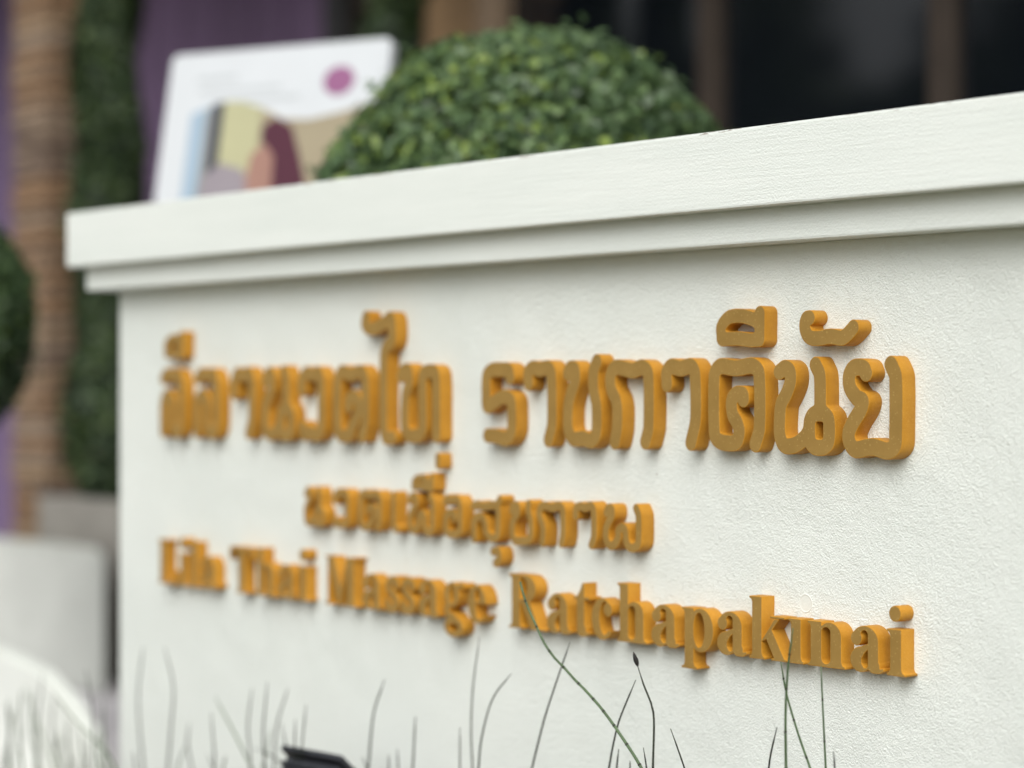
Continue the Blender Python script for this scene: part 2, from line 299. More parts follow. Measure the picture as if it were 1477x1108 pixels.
def math_node(nt, op, a, b=None):
    n = nt.nodes.new('ShaderNodeMath')
    n.operation = op
    for i, v in enumerate((a, b)):
        if v is None: continue
        if isinstance(v, (int, float)): n.inputs[i].default_value = v
        else: nt.links.new(v, n.inputs[i])
    return n.outputs[0]

def bump(nt, height, bsdf, strength, dist):
    b = nt.nodes.new('ShaderNodeBump')
    b.inputs['Strength'].default_value = strength
    b.inputs['Distance'].default_value = dist
    nt.links.new(height, b.inputs['Height'])
    nt.links.new(b.outputs['Normal'], bsdf.inputs['Normal'])
    return b

def plain(name, c, rough=0.6, metal=0.0, var=0.12, scale=14.0, bmp=0.0, bscale=60.0):
    m, nt, nd, lk, b = new_mat(name)
    v = mapping(nt)
    n = noise(nt, v, scale, 4, 0.6)
    lo = tuple(x * (1 - var) for x in c); hi = tuple(min(1, x * (1 + var)) for x in c)
    r = ramp(nt, n.outputs['Fac'], [(0.3, lo), (0.7, hi)])
    lk.new(r.outputs['Color'], b.inputs['Base Color'])
    b.inputs['Roughness'].default_value = rough
    b.inputs['Metallic'].default_value = metal
    if bmp > 0:
        bump(nt, noise(nt, v, bscale, 3).outputs['Fac'], b, bmp, 0.004)
    return m

def mat_render():                                  # roller-textured white exterior paint
    m, nt, nd, lk, b = new_mat('white_roller_paint')
    v = mapping(nt)
    big = noise(nt, v, 2.3, 4, 0.6)
    spots = nt.nodes.new('ShaderNodeTexVoronoi')
    spots.inputs['Scale'].default_value = 9.0
    lk.new(v, spots.inputs['Vector'])
    dot = math_node(nt, 'LESS_THAN', spots.outputs['Distance'], 0.018)
    base = ramp(nt, big.outputs['Fac'], [(0.3, (0.745, 0.795, 0.760)), (0.7, (0.795, 0.838, 0.803))])
    mix = nt.nodes.new('ShaderNodeMix'); mix.data_type = 'RGBA'
    lk.new(math_node(nt, 'MULTIPLY', dot, 0.55), mix.inputs['Factor'])
    lk.new(base.outputs['Color'], mix.inputs['A'])
    mix.inputs['B'].default_value = (0.25, 0.22, 0.18, 1)
    lk.new(mix.outputs['Result'], b.inputs['Base Color'])
    b.inputs['Roughness'].default_value = 0.55
    n1 = noise(nt, v, 330.0, 2.0, 0.6)
    n2 = noise(nt, v, 110.0, 2.0, 0.5)
    n3 = noise(nt, v, 9.0, 2.0, 0.5)
    h = math_node(nt, 'ADD', math_node(nt, 'MULTIPLY', n1.outputs['Fac'], 0.75), math_node(nt, 'MULTIPLY', n2.outputs['Fac'], 0.45))
    h = math_node(nt, 'ADD', h, math_node(nt, 'MULTIPLY', n3.outputs['Fac'], 1.6))
    bump(nt, h, b, 0.9, 0.0036)
    return m

def mat_cap():                                     # brushed paint on the cap and moulding, chipped along the edge
    m, nt, nd, lk, b = new_mat('white_brushed_paint')
    v = mapping(nt)
    vs_ = mapping(nt, (3.0, 80.0, 80.0))
    big = noise(nt, mapping(nt, (1.0, 6.0, 9.0)), 2.0, 4, 0.6)
    base = ramp(nt, big.outputs['Fac'], [(0.3, (0.742, 0.793, 0.762)), (0.7, (0.802, 0.845, 0.815))])
    tc = nt.nodes.new('ShaderNodeTexCoord')
    sx = nt.nodes.new('ShaderNodeSeparateXYZ')
    lk.new(tc.outputs['Object'], sx.inputs['Vector'])
    chipn = noise(nt, mapping(nt, (14.0, 30.0, 260.0)), 1.0, 3, 0.7)
    edge = math_node(nt, 'GREATER_THAN', sx.outputs['Z'], 1.4425)
    chip = math_node(nt, 'MULTIPLY', edge, math_node(nt, 'GREATER_THAN', chipn.outputs['Fac'], 0.60))
    mix = nt.nodes.new('ShaderNodeMix'); mix.data_type = 'RGBA'
    lk.new(math_node(nt, 'MULTIPLY', chip, 0.8), mix.inputs['Factor'])
    lk.new(base.outputs['Color'], mix.inputs['A'])
    mix.inputs['B'].default_value = (0.20, 0.15, 0.11, 1)
    lk.new(mix.outputs['Result'], b.inputs['Base Color'])
    b.inputs['Roughness'].default_value = 0.5
    n1 = noise(nt, v, 330.0, 2.0, 0.5)
    n2 = noise(nt, vs_, 2.6, 3.0, 0.6)
    h = math_node(nt, 'ADD', math_node(nt, 'MULTIPLY', n1.outputs['Fac'], 0.75), math_node(nt, 'MULTIPLY', n2.outputs['Fac'], 0.45))
    bump(nt, h, b, 0.7, 0.0021)
    return m

def mat_letter(face):  # edges brighter, more orange than the front: side light put into the colour
    m, nt, nd, lk, b = new_mat('gold_paint_front' if face else 'gold_paint_edge_lit')
    v = mapping(nt)
    big = noise(nt, v, 26.0, 4, 0.6)
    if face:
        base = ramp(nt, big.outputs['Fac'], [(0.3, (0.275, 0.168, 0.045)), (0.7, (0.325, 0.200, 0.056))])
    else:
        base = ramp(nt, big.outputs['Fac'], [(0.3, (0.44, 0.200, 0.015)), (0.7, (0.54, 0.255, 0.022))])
    vor = nt.nodes.new('ShaderNodeTexVoronoi')          # dust specks caught in the paint
    vor.inputs['Scale'].default_value = 310.0 if face else 420.0
    lk.new(v, vor.inputs['Vector'])
    hs_ = nt.nodes.new('ShaderNodeSeparateColor')
    lk.new(vor.outputs['Color'], hs_.inputs['Color'])
    pick = math_node(nt, 'GREATER_THAN', hs_.outputs[0], 0.86 if face else 0.6)
    sp = math_node(nt, 'MULTIPLY', pick, math_node(nt, 'LESS_THAN', vor.outputs['Distance'], 0.33))
    mix = nt.nodes.new('ShaderNodeMix'); mix.data_type = 'RGBA'
    lk.new(math_node(nt, 'MULTIPLY', sp, 0.33 if face else 0.25), mix.inputs['Factor'])
    lk.new(base.outputs['Color'], mix.inputs['A'])
    mix.inputs['B'].default_value = (0.62, 0.44, 0.17, 1) if face else (0.66, 0.40, 0.10, 1)
    lk.new(mix.outputs['Result'], b.inputs['Base Color'])
    b.inputs['Roughness'].default_value = 0.48 if face else 0.55
    b.inputs['Specular IOR Level'].default_value = 0.3
    fine = noise(nt, v, 520.0 if face else 430.0, 2.0, 0.6)
    bump(nt, fine.outputs['Fac'], b, 0.25 if face else 0.5, 0.001)
    return m

def mat_leaf(name, stops, rough=0.38, trans=0.25):
    m, nt, nd, lk, b = new_mat(name)
    at_ = nd.new('ShaderNodeAttribute'); at_.attribute_name = 'rnd'
    r = ramp(nt, at_.outputs['Fac'], stops)
    lk.new(r.outputs['Color'], b.inputs['Base Color'])
    b.inputs['Roughness'].default_value = rough
    tr = nd.new('ShaderNodeBsdfTranslucent')
    lk.new(r.outputs['Color'], tr.inputs['Color'])
    mx = nd.new('ShaderNodeMixShader'); mx.inputs['Fac'].default_value = trans
    lk.new(b.outputs['BSDF'], mx.inputs[1]); lk.new(tr.outputs['BSDF'], mx.inputs[2])
    lk.new(mx.outputs['Shader'], nd['Material Output'].inputs['Surface'])
    return m

M = {}
M['wall'] = mat_render()
M['cap'] = mat_cap()
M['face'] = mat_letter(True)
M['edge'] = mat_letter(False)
M['putty'] = plain('dried_putty', (0.76, 0.79, 0.75), 0.45, 0, 0.03, 60, 0.15, 220)
M['white'] = plain('white_paint', (0.76, 0.79, 0.76), 0.6, 0, 0.05, 3, 0.3, 90)
M['lowwall'] = plain('dull_white', (0.52, 0.54, 0.505), 0.7, 0, 0.10, 4, 0.3, 70)  # straight low wall, a duller white than the curved one
M['lowwall2'] = plain('white_masonry_paint', (0.72, 0.75, 0.71), 0.6, 0, 0.06, 4, 0.3, 70)
M['concrete'] = plain('grey_concrete', (0.24, 0.228, 0.205), 0.8, 0, 0.18, 7, 0.4, 80)
M['paving'] = plain('pale_paving', (0.60, 0.58, 0.60), 0.7, 0, 0.08, 5, 0.2, 60)
M['soil'] = plain('dark_soil', (0.055, 0.042, 0.03), 0.95, 0, 0.35, 25, 0.9, 60)
M['earth'] = plain('dry_earth', (0.15, 0.135, 0.075), 0.95, 0, 0.25, 6, 0.6, 40)
M['purple'] = plain('purple_cladding', (0.155, 0.100, 0.185), 0.55, 0, 0.12, 2.0)
M['lilac'] = plain('lilac_wall', (0.14, 0.095, 0.18), 0.6, 0, 0.08, 2.0)
M['frame'] = plain('brown_frame', (0.050, 0.037, 0.028), 0.5, 0, 0.15, 6)
M['darkframe'] = plain('charcoal_frame', (0.035, 0.035, 0.037), 0.5, 0, 0.15, 6)
M['wood'] = plain('tan_wood', (0.40, 0.26, 0.135), 0.6, 0, 0.25, 4)
M['palewood'] = plain('pale_timber', (0.30, 0.22, 0.15), 0.6, 0, 0.2, 4)
M['ceiling'] = plain('eave_board', (0.20, 0.18, 0.16), 0.7)
M['bark'] = plain('bark', (0.10, 0.075, 0.05), 0.9, 0, 0.3, 30, 0.8, 60)
M['black'] = plain('black_lamp_metal', (0.035, 0.037, 0.045), 0.38, 0.2, 0.2, 30)
M['stand'] = plain('stand_white', (0.56, 0.59, 0.62), 0.45, 0, 0.02, 8)
M['curtain'] = plain('dark_interior', (0.02, 0.02, 0.021), 0.9)
M['stem_green'] = plain('horsetail_green', (0.075, 0.125, 0.055), 0.5, 0, 0.3, 60)
M['stem_dark'] = plain('rush_dark', (0.035, 0.042, 0.030), 0.55, 0, 0.35, 60)
M['node'] = plain('stem_joint', (0.018, 0.016, 0.014), 0.7)
def mat_glass():
    m, nt, nd, lk, b = new_mat('tinted_window_glass')
    b.inputs['Base Color'].default_value = (0.006, 0.008, 0.011, 1)
    b.inputs['Roughness'].default_value = 0.06
    b.inputs['Specular IOR Level'].default_value = 0.9
    v = mapping(nt)
    bump(nt, noise(nt, v, 1.3, 1).outputs['Fac'], b, 0.08, 0.02)
    return m
M['glass'] = mat_glass()
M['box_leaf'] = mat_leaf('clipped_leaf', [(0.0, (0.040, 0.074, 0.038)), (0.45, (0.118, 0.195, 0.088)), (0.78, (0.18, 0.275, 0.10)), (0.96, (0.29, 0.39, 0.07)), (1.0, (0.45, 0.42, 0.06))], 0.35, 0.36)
M['cypress_leaf'] = mat_leaf('cypress_leaf', [(0.0, (0.012, 0.024, 0.010)), (0.6, (0.030, 0.060, 0.020)), (1.0, (0.075, 0.115, 0.030))], 0.6, 0.15)
M['tree_leaf'] = mat_leaf('tree_leaf', [(0.0, (0.015, 0.03, 0.012)), (1.0, (0.06, 0.10, 0.03))], 0.5, 0.2)

# ------------------------------------------------------------------ ground
ground = link('ground', mesh_from('ground', [(-200, -200, -0.02), (200, -200, -0.02), (200, 200, -0.02), (-200, 200, -0.02)], [(0, 1, 2, 3)], M['earth']))
tag(ground, kind='structure')
paving = link('pavement', mesh_from('pavement', [(-16, -3, 0), (-5.62, -3, 0), (-5.62, 6, 0), (-16, 6, 0)], [(0, 1, 2, 3)], M['paving']))
tag(paving, kind='structure')
def soil_bed(name, x0, x1, y0, y1):
    nx, ny = int((x1 - x0) / .06), max(4, int((y1 - y0) / .06))
    v = [(x0 + (x1 - x0) * i / nx, y0 + (y1 - y0) * j / ny, 0.012 + 0.022 * rng.random()) for j in range(ny + 1) for i in range(nx + 1)]
    f = [(j * (nx + 1) + i, j * (nx + 1) + i + 1, (j + 1) * (nx + 1) + i + 1, (j + 1) * (nx + 1) + i) for j in range(ny) for i in range(nx)]
    o = link(name, mesh_from(name, v, f, M['soil'], True))
    return tag(o, kind='structure')
soil_bed('planting_bed', -5.6, -1.0, -0.75, -0.004)
soil_bed('planting_bed', -5.4, -1.2, 0.26, 1.7)

# ------------------------------------------------------------------ sign wall: body, cap, moulding, letters
sign = empty('sign_wall', (-2.9, 0.12, 0))
tag(sign, 'long low white rendered sign wall with moulded cap and raised gold Thai and English letters', 'sign wall')
SO = Vector(sign.location)
def to_sign(o):
    o.parent = sign
    o.matrix_parent_inverse = Matrix.Translation(-SO)
    return o
WX0, WX1, WT = -4.555, -1.15, 0.245
to_sign(box('wall_body', WX0, WX1, 0.0, WT, -0.05, 1.2755, M['wall'], None, 0.004))
to_sign(box('moulding', WX0 - .053, WX1 + .053, -.053, WT + .053, 1.275, 1.328, M['cap'], None, 0.004))
to_sign(box('cap', WX0 - .085, WX1 + .085, -.085, WT + .085, 1.327, 1.446, M['cap'], None, 0.0035))

# --- glyph building: signed distance fields -> outlines -> extruded letters
def sd_stroke(X, Z, pts, r):
    P = catmull(pts, 2.0)
    d = np.full(X.shape, 1e9)
    for i in range(len(P) - 1):
        a, b = P[i], P[i + 1]
        ab = b - a
        L2 = max(1e-9, ab @ ab)
        t = np.clip(((X - a[0]) * ab[0] + (Z - a[1]) * ab[1]) / L2, 0, 1)
        d = np.minimum(d, np.hypot(X - a[0] - t * ab[0], Z - a[1] - t * ab[1]))
    return d - r
def sd_poly(X, Z, pts):
    P = np.array(pts, float)
    d = np.full(X.shape, 1e18)
    s = np.ones(X.shape)
    n = len(P)
    for i in range(n):
        a, b = P[i], P[i - 1]
        e = b - a
        wx, wz = X - a[0], Z - a[1]
        t = np.clip((wx * e[0] + wz * e[1]) / max(1e-9, e @ e), 0, 1)
        d = np.minimum(d, (wx - e[0] * t) ** 2 + (wz - e[1] * t) ** 2)
        c1 = Z >= a[1]; c2 = Z < b[1]; c3 = e[0] * wz > e[1] * wx
        s = np.where((c1 & c2 & c3) | (~c1 & ~c2 & ~c3), -s, s)
    return s * np.sqrt(d)
def sd_rect(X, Z, x0, x1, z0, z1):
    return sd_poly(X, Z, [(x0, z0), (x1, z0), (x1, z1), (x0, z1)])
def sd_ell(X, Z, cx, cz, rx, rz):
    k1 = np.hypot((X - cx) / rx, (Z - cz) / rz)
    k2 = np.hypot((X - cx) / rx ** 2, (Z - cz) / rz ** 2)
    return np.where(k2 < 1e-6, -min(rx, rz), k1 * (k1 - 1) / np.maximum(k2, 1e-6))
def sd_slot(X, Z, x0, x1, z0, z1):
    r = (x1 - x0) / 2
    return sd_stroke(X, Z, [((x0 + x1) / 2, z0 + r), ((x0 + x1) / 2, z1 - r)], r)
def smin(a, b, k):
    h = np.clip(0.5 + 0.5 * (b - a) / k, 0, 1)
    return b + (a - b) * h - k * h * (1 - h)

def contours(F, x0, z0, step):
    """marching squares, closed loops of F = 0"""
    nz, nx = F.shape
    S = F < 0
    seg = {}
    def ex(j, i):                                   # crossing on the edge (j,i)-(j,i+1)
        a, b = F[j, i], F[j, i + 1]
        return ('h', j, i), (x0 + (i + a / (a - b)) * step, z0 + j * step)
    def ez(j, i):
        a, b = F[j, i], F[j + 1, i]
        return ('v', j, i), (x0 + i * step, z0 + (j + a / (a - b)) * step)
    pos = {}
    cells = np.argwhere((S[:-1, :-1] != S[1:, :-1]) | (S[:-1, :-1] != S[:-1, 1:]) | (S[:-1, :-1] != S[1:, 1:]))
    for j, i in cells:
        code = S[j, i] * 1 + S[j, i + 1] * 2 + S[j + 1, i + 1] * 4 + S[j + 1, i] * 8
        E = {'b': lambda: ex(j, i), 'r': lambda: ez(j, i + 1), 't': lambda: ex(j + 1, i), 'l': lambda: ez(j, i)}
        T = {1: ['lb'], 2: ['br'], 3: ['lr'], 4: ['rt'], 5: ['lt', 'rb'], 6: ['bt'], 7: ['lt'], 8: ['tl'], 9: ['tb'],
             10: ['bl', 'tr'], 11: ['tr'], 12: ['rl'], 13: ['rb'], 14: ['bl']}[int(code)]
        for s in T:
            ka, pa = E[s[0]](); kb, pb = E[s[1]]()
            pos[ka] = pa; pos[kb] = pb
            seg.setdefault(ka, []).append(kb); seg.setdefault(kb, []).append(ka)
    loops, seen = [], set()
    for k in seg:
        if k in seen: continue
        loop, prev, cur = [], None, k
        while cur not in seen:
            seen.add(cur); loop.append(pos[cur])
            nxt = [q for q in seg[cur] if q != prev and q not in seen]
            prev = cur
            if not nxt: break
            cur = nxt[0]
        if len(loop) > 8: loops.append(np.array(loop))
    return loops

def simplify(L, tol):
    def dp(a, b):
        if b - a < 2: return []
        p, q = L[a], L[b]
        e = q - p
        n = math.hypot(*e)
        seg_ = L[a + 1:b]
        d = np.abs((seg_[:, 0] - p[0]) * e[1] - (seg_[:, 1] - p[1]) * e[0]) / n if n > 1e-9 else np.hypot(*(seg_ - p).T)
        k = int(np.argmax(d))
        if d[k] < tol: return []
        k += a + 1
        return dp(a, k) + [k] + dp(k, b)
    far = int(np.argmax(np.hypot(*(L - L[0]).T)))
    L = np.vstack([L, L[:1]])
    idx = [0] + dp(0, far) + [far] + dp(far, len(L) - 1)
    return L[idx]

DEPTH = 0.0278
def letter_mesh(name, sdf, box_, ox, oz, step=0.8):
    x0, x1, z0, z1 = box_
    nx, nz = int((x1 - x0) / step) + 2, int((z1 - z0) / step) + 2
    X, Z = np.meshgrid(x0 + np.arange(nx) * step, z0 + np.arange(nz) * step)
    F = sdf(X, Z)
    F = F + 1e-7
    cu = bpy.data.curves.new(name, 'CURVE')
    cu.dimensions = '2D'
    cu.fill_mode = 'BOTH'
    bev = 0.0009
    cu.extrude = DEPTH / 2 - bev
    cu.bevel_depth = bev
    cu.bevel_resolution = 1
    cu.offset = -bev
    for L in contours(F, x0, z0, step):
        L = simplify(L, 0.10)
        sp = cu.splines.new('POLY')
        sp.points.add(len(L) - 1)
        for p, (x, z) in zip(sp.points, L):
            p.co = ((x - ox) / 1000, (z - oz) / 1000, 0, 1)
        sp.use_cyclic_u = True
    tmp = bpy.data.objects.new('tmp', cu)
    col.objects.link(tmp)
    bpy.context.view_layer.update()
    dg = bpy.context.evaluated_depsgraph_get()
    me = bpy.data.meshes.new_from_object(tmp.evaluated_get(dg))
    bpy.data.objects.remove(tmp)
    bpy.data.curves.remove(cu)
    me.name = name
    me.transform(Matrix.Rotation(math.radians(90), 4, 'X'))
    me.materials.clear()
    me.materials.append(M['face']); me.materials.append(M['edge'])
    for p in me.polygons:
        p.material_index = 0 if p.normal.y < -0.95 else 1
        p.use_smooth = True
    me.set_sharp_from_angle(angle=math.radians(38))
    return me

def place_letter(name, sdf, bb, label, parent=None):
    ox, oz = (bb[0] + bb[1]) / 2, bb[2]
    me = letter_mesh(name, sdf, (bb[0] - 3, bb[1] + 3, bb[2] - 3, bb[3] + 3), ox, oz)
    o = link(name, me)
    o['label'] = label
    o.location = (ox / 1000, -DEPTH / 2 + 0.0006, oz / 1000)
    if parent is None:
        to_sign(o)
    else:
        o.location = Vector(o.location) - Vector(parent.location)
        o.parent = parent
    return o

LINE = {1: 'top Thai line', 2: 'small middle Thai line'}
MARKS = ('sara ii', 'mai han akat', 'sara uee', 'mai ek', 'sara u')
for ch, line, strokes, r in THAI:
    allp = np.array([p for s in strokes for p in s])
    bb = (allp[:, 0].min() - r - 2, allp[:, 0].max() + r + 2, allp[:, 1].min() - r - 2, allp[:, 1].max() + r + 2)
    def sdf(X, Z, strokes=strokes, r=r):
        d = sd_stroke(X, Z, strokes[0], r)
        for s in strokes[1:]:
            d = smin(d, sd_stroke(X, Z, s, r), 3.0)
        return d
    if ch in MARKS:
        place_letter('vowel_mark', sdf, bb, 'raised gold Thai mark ' + ch + ' on the ' + LINE[line])
    else:
        place_letter('letter', sdf, bb, 'raised gold Thai letter ' + ch + ' on the ' + LINE[line])

# --- Latin letters: bold condensed serif, local mm, baseline 0
def U(*a):
    d = a[0]
    for b in a[1:]: d = np.minimum(d, b)
    return d
def SUB(a, *bs):
    for b in bs: a = np.maximum(a, -b)
    return a
def foot(X, Z, x0, x1, s0, s1):                     # bracketed bottom serif under a stem x0..x1
    return sd_poly(X, Z, [(s0, 0), (s1, 0), (s1, 3.2), (x1 + 2, 5), (x1, 10), (x0, 10), (x0 - 2, 5), (s0, 3.2)])
def flag(X, Z, x0, x1, z):                          # flat head serif to the left
    return sd_poly(X, Z, [(x0 - 6, z), (x1, z), (x1, z - 9), (x0, z - 9), (x0 - 1.5, z - 5), (x0 - 6, z - 3)])
def g_h(X, Z, top=95):
    body = U(sd_rect(X, Z, 24, 64, 0, 45), sd_ell(X, Z, 42, 45, 22, 22))
    body = SUB(body, sd_slot(X, Z, 27, 43, 5.5, 59))
    return U(body, sd_rect(X, Z, 6, 27, 0, top), flag(X, Z, 6, 27, top), foot(X, Z, 6, 27, 0, 30), foot(X, Z, 43, 64, 40, 71))
def g_n(X, Z): return g_h(X, Z, 67)
def g_i(X, Z): return U(sd_rect(X, Z, 6, 27, 0, 67), flag(X, Z, 6, 27, 67), foot(X, Z, 6, 27, 0, 33))
def g_l(X, Z): return U(sd_rect(X, Z, 6, 27, 0, 95), flag(X, Z, 6, 27, 95), foot(X, Z, 6, 27, 0, 33))
def g_dot(X, Z): return sd_ell(X, Z, 16, 89, 11.6, 11.6)
def g_a(X, Z):
    arch = np.maximum(sd_ell(X, Z, 28, 44, 26, 23.5), 44 - Z)
    arch = SUB(arch, sd_slot(X, Z, 20.5, 33.5, 30, 60.5))
    up = U(arch, sd_ell(X, Z, 12, 48.5, 10.8, 10.8), sd_rect(X, Z, 33.5, 54, 8, 46))
    bowl = U(sd_ell(X, Z, 20, 18, 20, 18.5), sd_poly(X, Z, [(8, 32), (34, 42), (34, 10)]))
    bowl = SUB(bowl, sd_poly(X, Z, [(33.5, 32), (28, 27), (23, 19), (23, 12), (27, 7.5), (31, 7.5), (33.5, 11)]) - 0.8)
    tail = U(sd_ell(X, Z, 45, 10, 11.5, 10.5), sd_poly(X, Z, [(44, -0.5), (56, 0), (64, 4.5), (64, 8.5), (54, 7.5), (52, 12)]))
    return U(up, bowl, tail)
def g_c(X, Z):
    d = SUB(sd_ell(X, Z, 27, 33, 27, 34.5), sd_ell(X, Z, 33, 35, 12.5, 27), sd_rect(X, Z, 38, 70, 17, 45), sd_poly(X, Z, [(34, 40), (70, 48), (70, 16), (40, 14)]))
    return U(d, sd_ell(X, Z, 41, 49, 11, 11.5))
def g_t(X, Z):
    return U(sd_rect(X, Z, 9, 29, 10, 66), sd_poly(X, Z, [(0, 61), (0, 63.5), (11, 68), (18, 78), (23, 89), (29, 89), (29, 61)]),
             sd_rect(X, Z, 9, 41, 61, 66.5), sd_ell(X, Z, 21, 11, 12.2, 11.5), sd_poly(X, Z, [(20, 0), (32, 0), (42, 5), (42, 9), (30, 8), (28, 12)]))
def g_s(X, Z):
    d = sd_stroke(X, Z, [(36, 50), (30, 58), (19, 59), (11, 50), (15, 40), (30, 29), (36, 18), (27, 8), (14, 8), (8, 17)], 8.0)
    return U(d, sd_poly(X, Z, [(40, 67), (43, 67), (43, 46), (38, 48)]), sd_poly(X, Z, [(1, 0), (4, 0), (6, 18), (1, 22)]))
def g_e(X, Z):
    d = SUB(sd_ell(X, Z, 25, 33, 25, 34.5), sd_slot(X, Z, 20, 32, 38, 60), sd_poly(X, Z, [(21, 34), (55, 34), (55, 16), (46, 15), (36, 9), (29, 8), (23, 14)]))
    return d
def g_g(X, Z):
    up = SUB(sd_ell(X, Z, 24, 45, 22, 22.5), sd_ell(X, Z, 24, 45, 6.5, 16))
    ear = sd_poly(X, Z, [(34, 60), (46, 67), (58, 67), (58, 57), (46, 58), (40, 52)])
    low = SUB(sd_ell(X, Z, 29, -12, 28, 18.5), sd_ell(X, Z, 28, -13, 14, 6.5))
    lk = sd_stroke(X, Z, [(14, 28), (9, 18), (14, 9), (30, 5)], 7)
    return U(up, ear, low, lk)
def g_p(X, Z):
    bowl = U(sd_ell(X, Z, 42, 33, 29, 34.5))
    bowl = np.maximum(bowl, 20 - X)
    bowl = SUB(bowl, sd_ell(X, Z, 38.5, 33, 12, 27), )
    st = U(sd_rect(X, Z, 6, 27, -29, 67), flag(X, Z, 6, 27, 67))
    sh = foot(X, Z + 29, 6, 27, -1, 35)
    return U(bowl, st, sh)
def g_k(X, Z):
    arm = sd_poly(X, Z, [(24, 26), (53, 63), (63, 63), (34, 30)])
    leg = sd_poly(X, Z, [(33, 36), (45, 51), (74, 4), (80, 3.2), (80, 0), (46, 0), (46, 3), (52, 4)])
    return U(sd_rect(X, Z, 6, 27, 0, 95), flag(X, Z, 6, 27, 95), foot(X, Z, 6, 27, 0, 33), arm, leg, sd_rect(X, Z, 44, 74, 63.4, 67))
def g_R(X, Z):
    bowl = U(sd_rect(X, Z, 26, 46, 46, 93), sd_ell(X, Z, 46, 69.5, 27, 23.5))
    bowl = SUB(bowl, U(sd_rect(X, Z, 30, 37, 52, 88), sd_ell(X, Z, 37, 70, 12, 18)))
    leg = sd_poly(X, Z, [(32, 48), (56, 50), (78, 6), (86, 3.2), (98, 3.2), (98, 0), (60, 0)])
    top = sd_poly(X, Z, [(0, 93), (46, 93), (46, 88), (30, 88), (8, 84), (6, 88), (0, 90)])
    return U(bowl, sd_rect(X, Z, 8, 30, 0, 93), foot(X, Z, 8, 30, 0, 38), top, leg)
def g_L(X, Z):
    return U(sd_rect(X, Z, 8, 31, 0, 93), foot(X, Z, 8, 31, 0, 38), sd_poly(X, Z, [(0, 93), (40, 93), (40, 90), (33, 88), (31, 82), (8, 82), (6, 88), (0, 90)]),
             sd_poly(X, Z, [(28, 0), (70, 0), (72, 30), (68, 30), (58, 10), (46, 5), (28, 5)]))
def g_T(X, Z):
    return U(sd_rect(X, Z, 33, 56, 0, 93), foot(X, Z, 33, 56, 24, 65), sd_poly(X, Z, [(1, 93), (88, 93), (89, 66), (85, 66), (74, 84), (58, 88), (31, 88), (15, 84), (4, 66), (0, 66)]))
def g_M(X, Z):
    return U(sd_rect(X, Z, 10, 15.5, 0, 93), foot(X, Z, 10, 15.5, 0, 25), sd_poly(X, Z, [(0, 93), (32, 93), (58, 24), (50, 0), (46, 0), (14, 84), (8, 89), (0, 90)]),
             sd_poly(X, Z, [(46, 0), (51, 0), (84, 93), (76, 93), (46, 14)]), sd_rect(X, Z, 76, 98, 0, 93), foot(X, Z, 76, 98, 68, 106),
             sd_poly(X, Z, [(76, 93), (106, 93), (106, 90), (100, 88), (98, 82), (76, 82)]))
GL = {'L': (g_L, 74), 'i': (g_i, 33), 'l': (g_l, 33), 'a': (g_a, 64), 'T': (g_T, 90), 'h': (g_h, 71), 'M': (g_M, 106), 's': (g_s, 44), 'g': (g_g, 58),
      'e': (g_e, 50), 'R': (g_R, 98), 't': (g_t, 42), 'c': (g_c, 54), 'p': (g_p, 71), 'k': (g_k, 80), 'n': (g_n, 71)}
LATIN = [
    ('L', -4337, 1, 'the first English word', False),
    ('i', -4252, 1, 'the first English word', False),
    ('l', -4206, 1, 'the first English word', False),
    ('a', -4162, 1, 'the first English word', False),
    ('T', -4049, 1, 'the second English word', False),
    ('h', -3950, 1, 'the second English word', False),
    ('a', -3868, 1, 'the second English word', False),
    ('i', -3797, 1, 'the second English word', False),
    ('M', -3704, 1, 'the third English word', False),
    ('a', -3577, 1, 'the third English word', False),
    ('s', -3505, 1, 'the third English word', False),
    ('s', -3455, 1, 'the third English word', False),
    ('a', -3400, 1, 'the third English word', False),
    ('g', -3324, 1, 'the third English word', False),
    ('e', -3253, 1.05, 'the third English word', False),
    ('R', -3137, 1.02, 'the last English word', False),
    ('a', -3033, 1, 'the last English word', False),
    ('t', -2964, 1, 'the last English word', False),
    ('c', -2917, 1, 'the last English word', False),
    ('h', -2853, 1.02, 'the last English word', False),
    ('a', -2770, 1.03, 'the last English word', False),
    ('p', -2698, 1.02, 'the last English word', False),
    ('a', -2618, 1.03, 'the last English word', False),
    ('k', -2547, 1.02, 'the last English word', False),
    ('i', -2464, 1, 'the last English word', True),
    ('n', -2424, 1.08, 'the last English word', False),
    ('a', -2338, 1.03, 'the last English word', False),
    ('i', -2267, 1.05, 'the last English word', False),
]
BASE = 645.0
count = {}
ORD = ['first', 'second', 'third', 'fourth']
for ch, x0, wscale, word, nodot in LATIN:
    fn, W = GL[ch]
    key = (ch, word); count[key] = count.get(key, 0) + 1
    def sdf(X, Z, fn=fn, x0=x0, ws=wscale):
        return fn((X - x0) / ws, Z - BASE) * min(1.0, ws)
    lo = BASE - (34 if ch in 'gp' else 2)
    hi = BASE + (97 if ch in 'LTMRhlkt' else 70)
    kind = 'capital letter ' if ch.isupper() else 'letter '
    total = sum(1 for q in LATIN if q[0] == ch and q[3] == word)
    nth = (ORD[count[key] - 1] + ' ') if total > 1 else ''
    o = place_letter('letter', sdf, (x0 - 2, x0 + W * wscale + 2, lo, hi), 'raised gold Latin ' + nth + kind + ch + ' in ' + word + (', its dot missing' if nodot else ''))
    if ch == 'i' and not nodot:
        def sdf2(X, Z, x0=x0): return g_dot(X - x0, Z - BASE)
        place_letter('dot', sdf2, (x0 + 2, x0 + 30, BASE + 76, BASE + 103), 'round gold dot of the letter i', o)

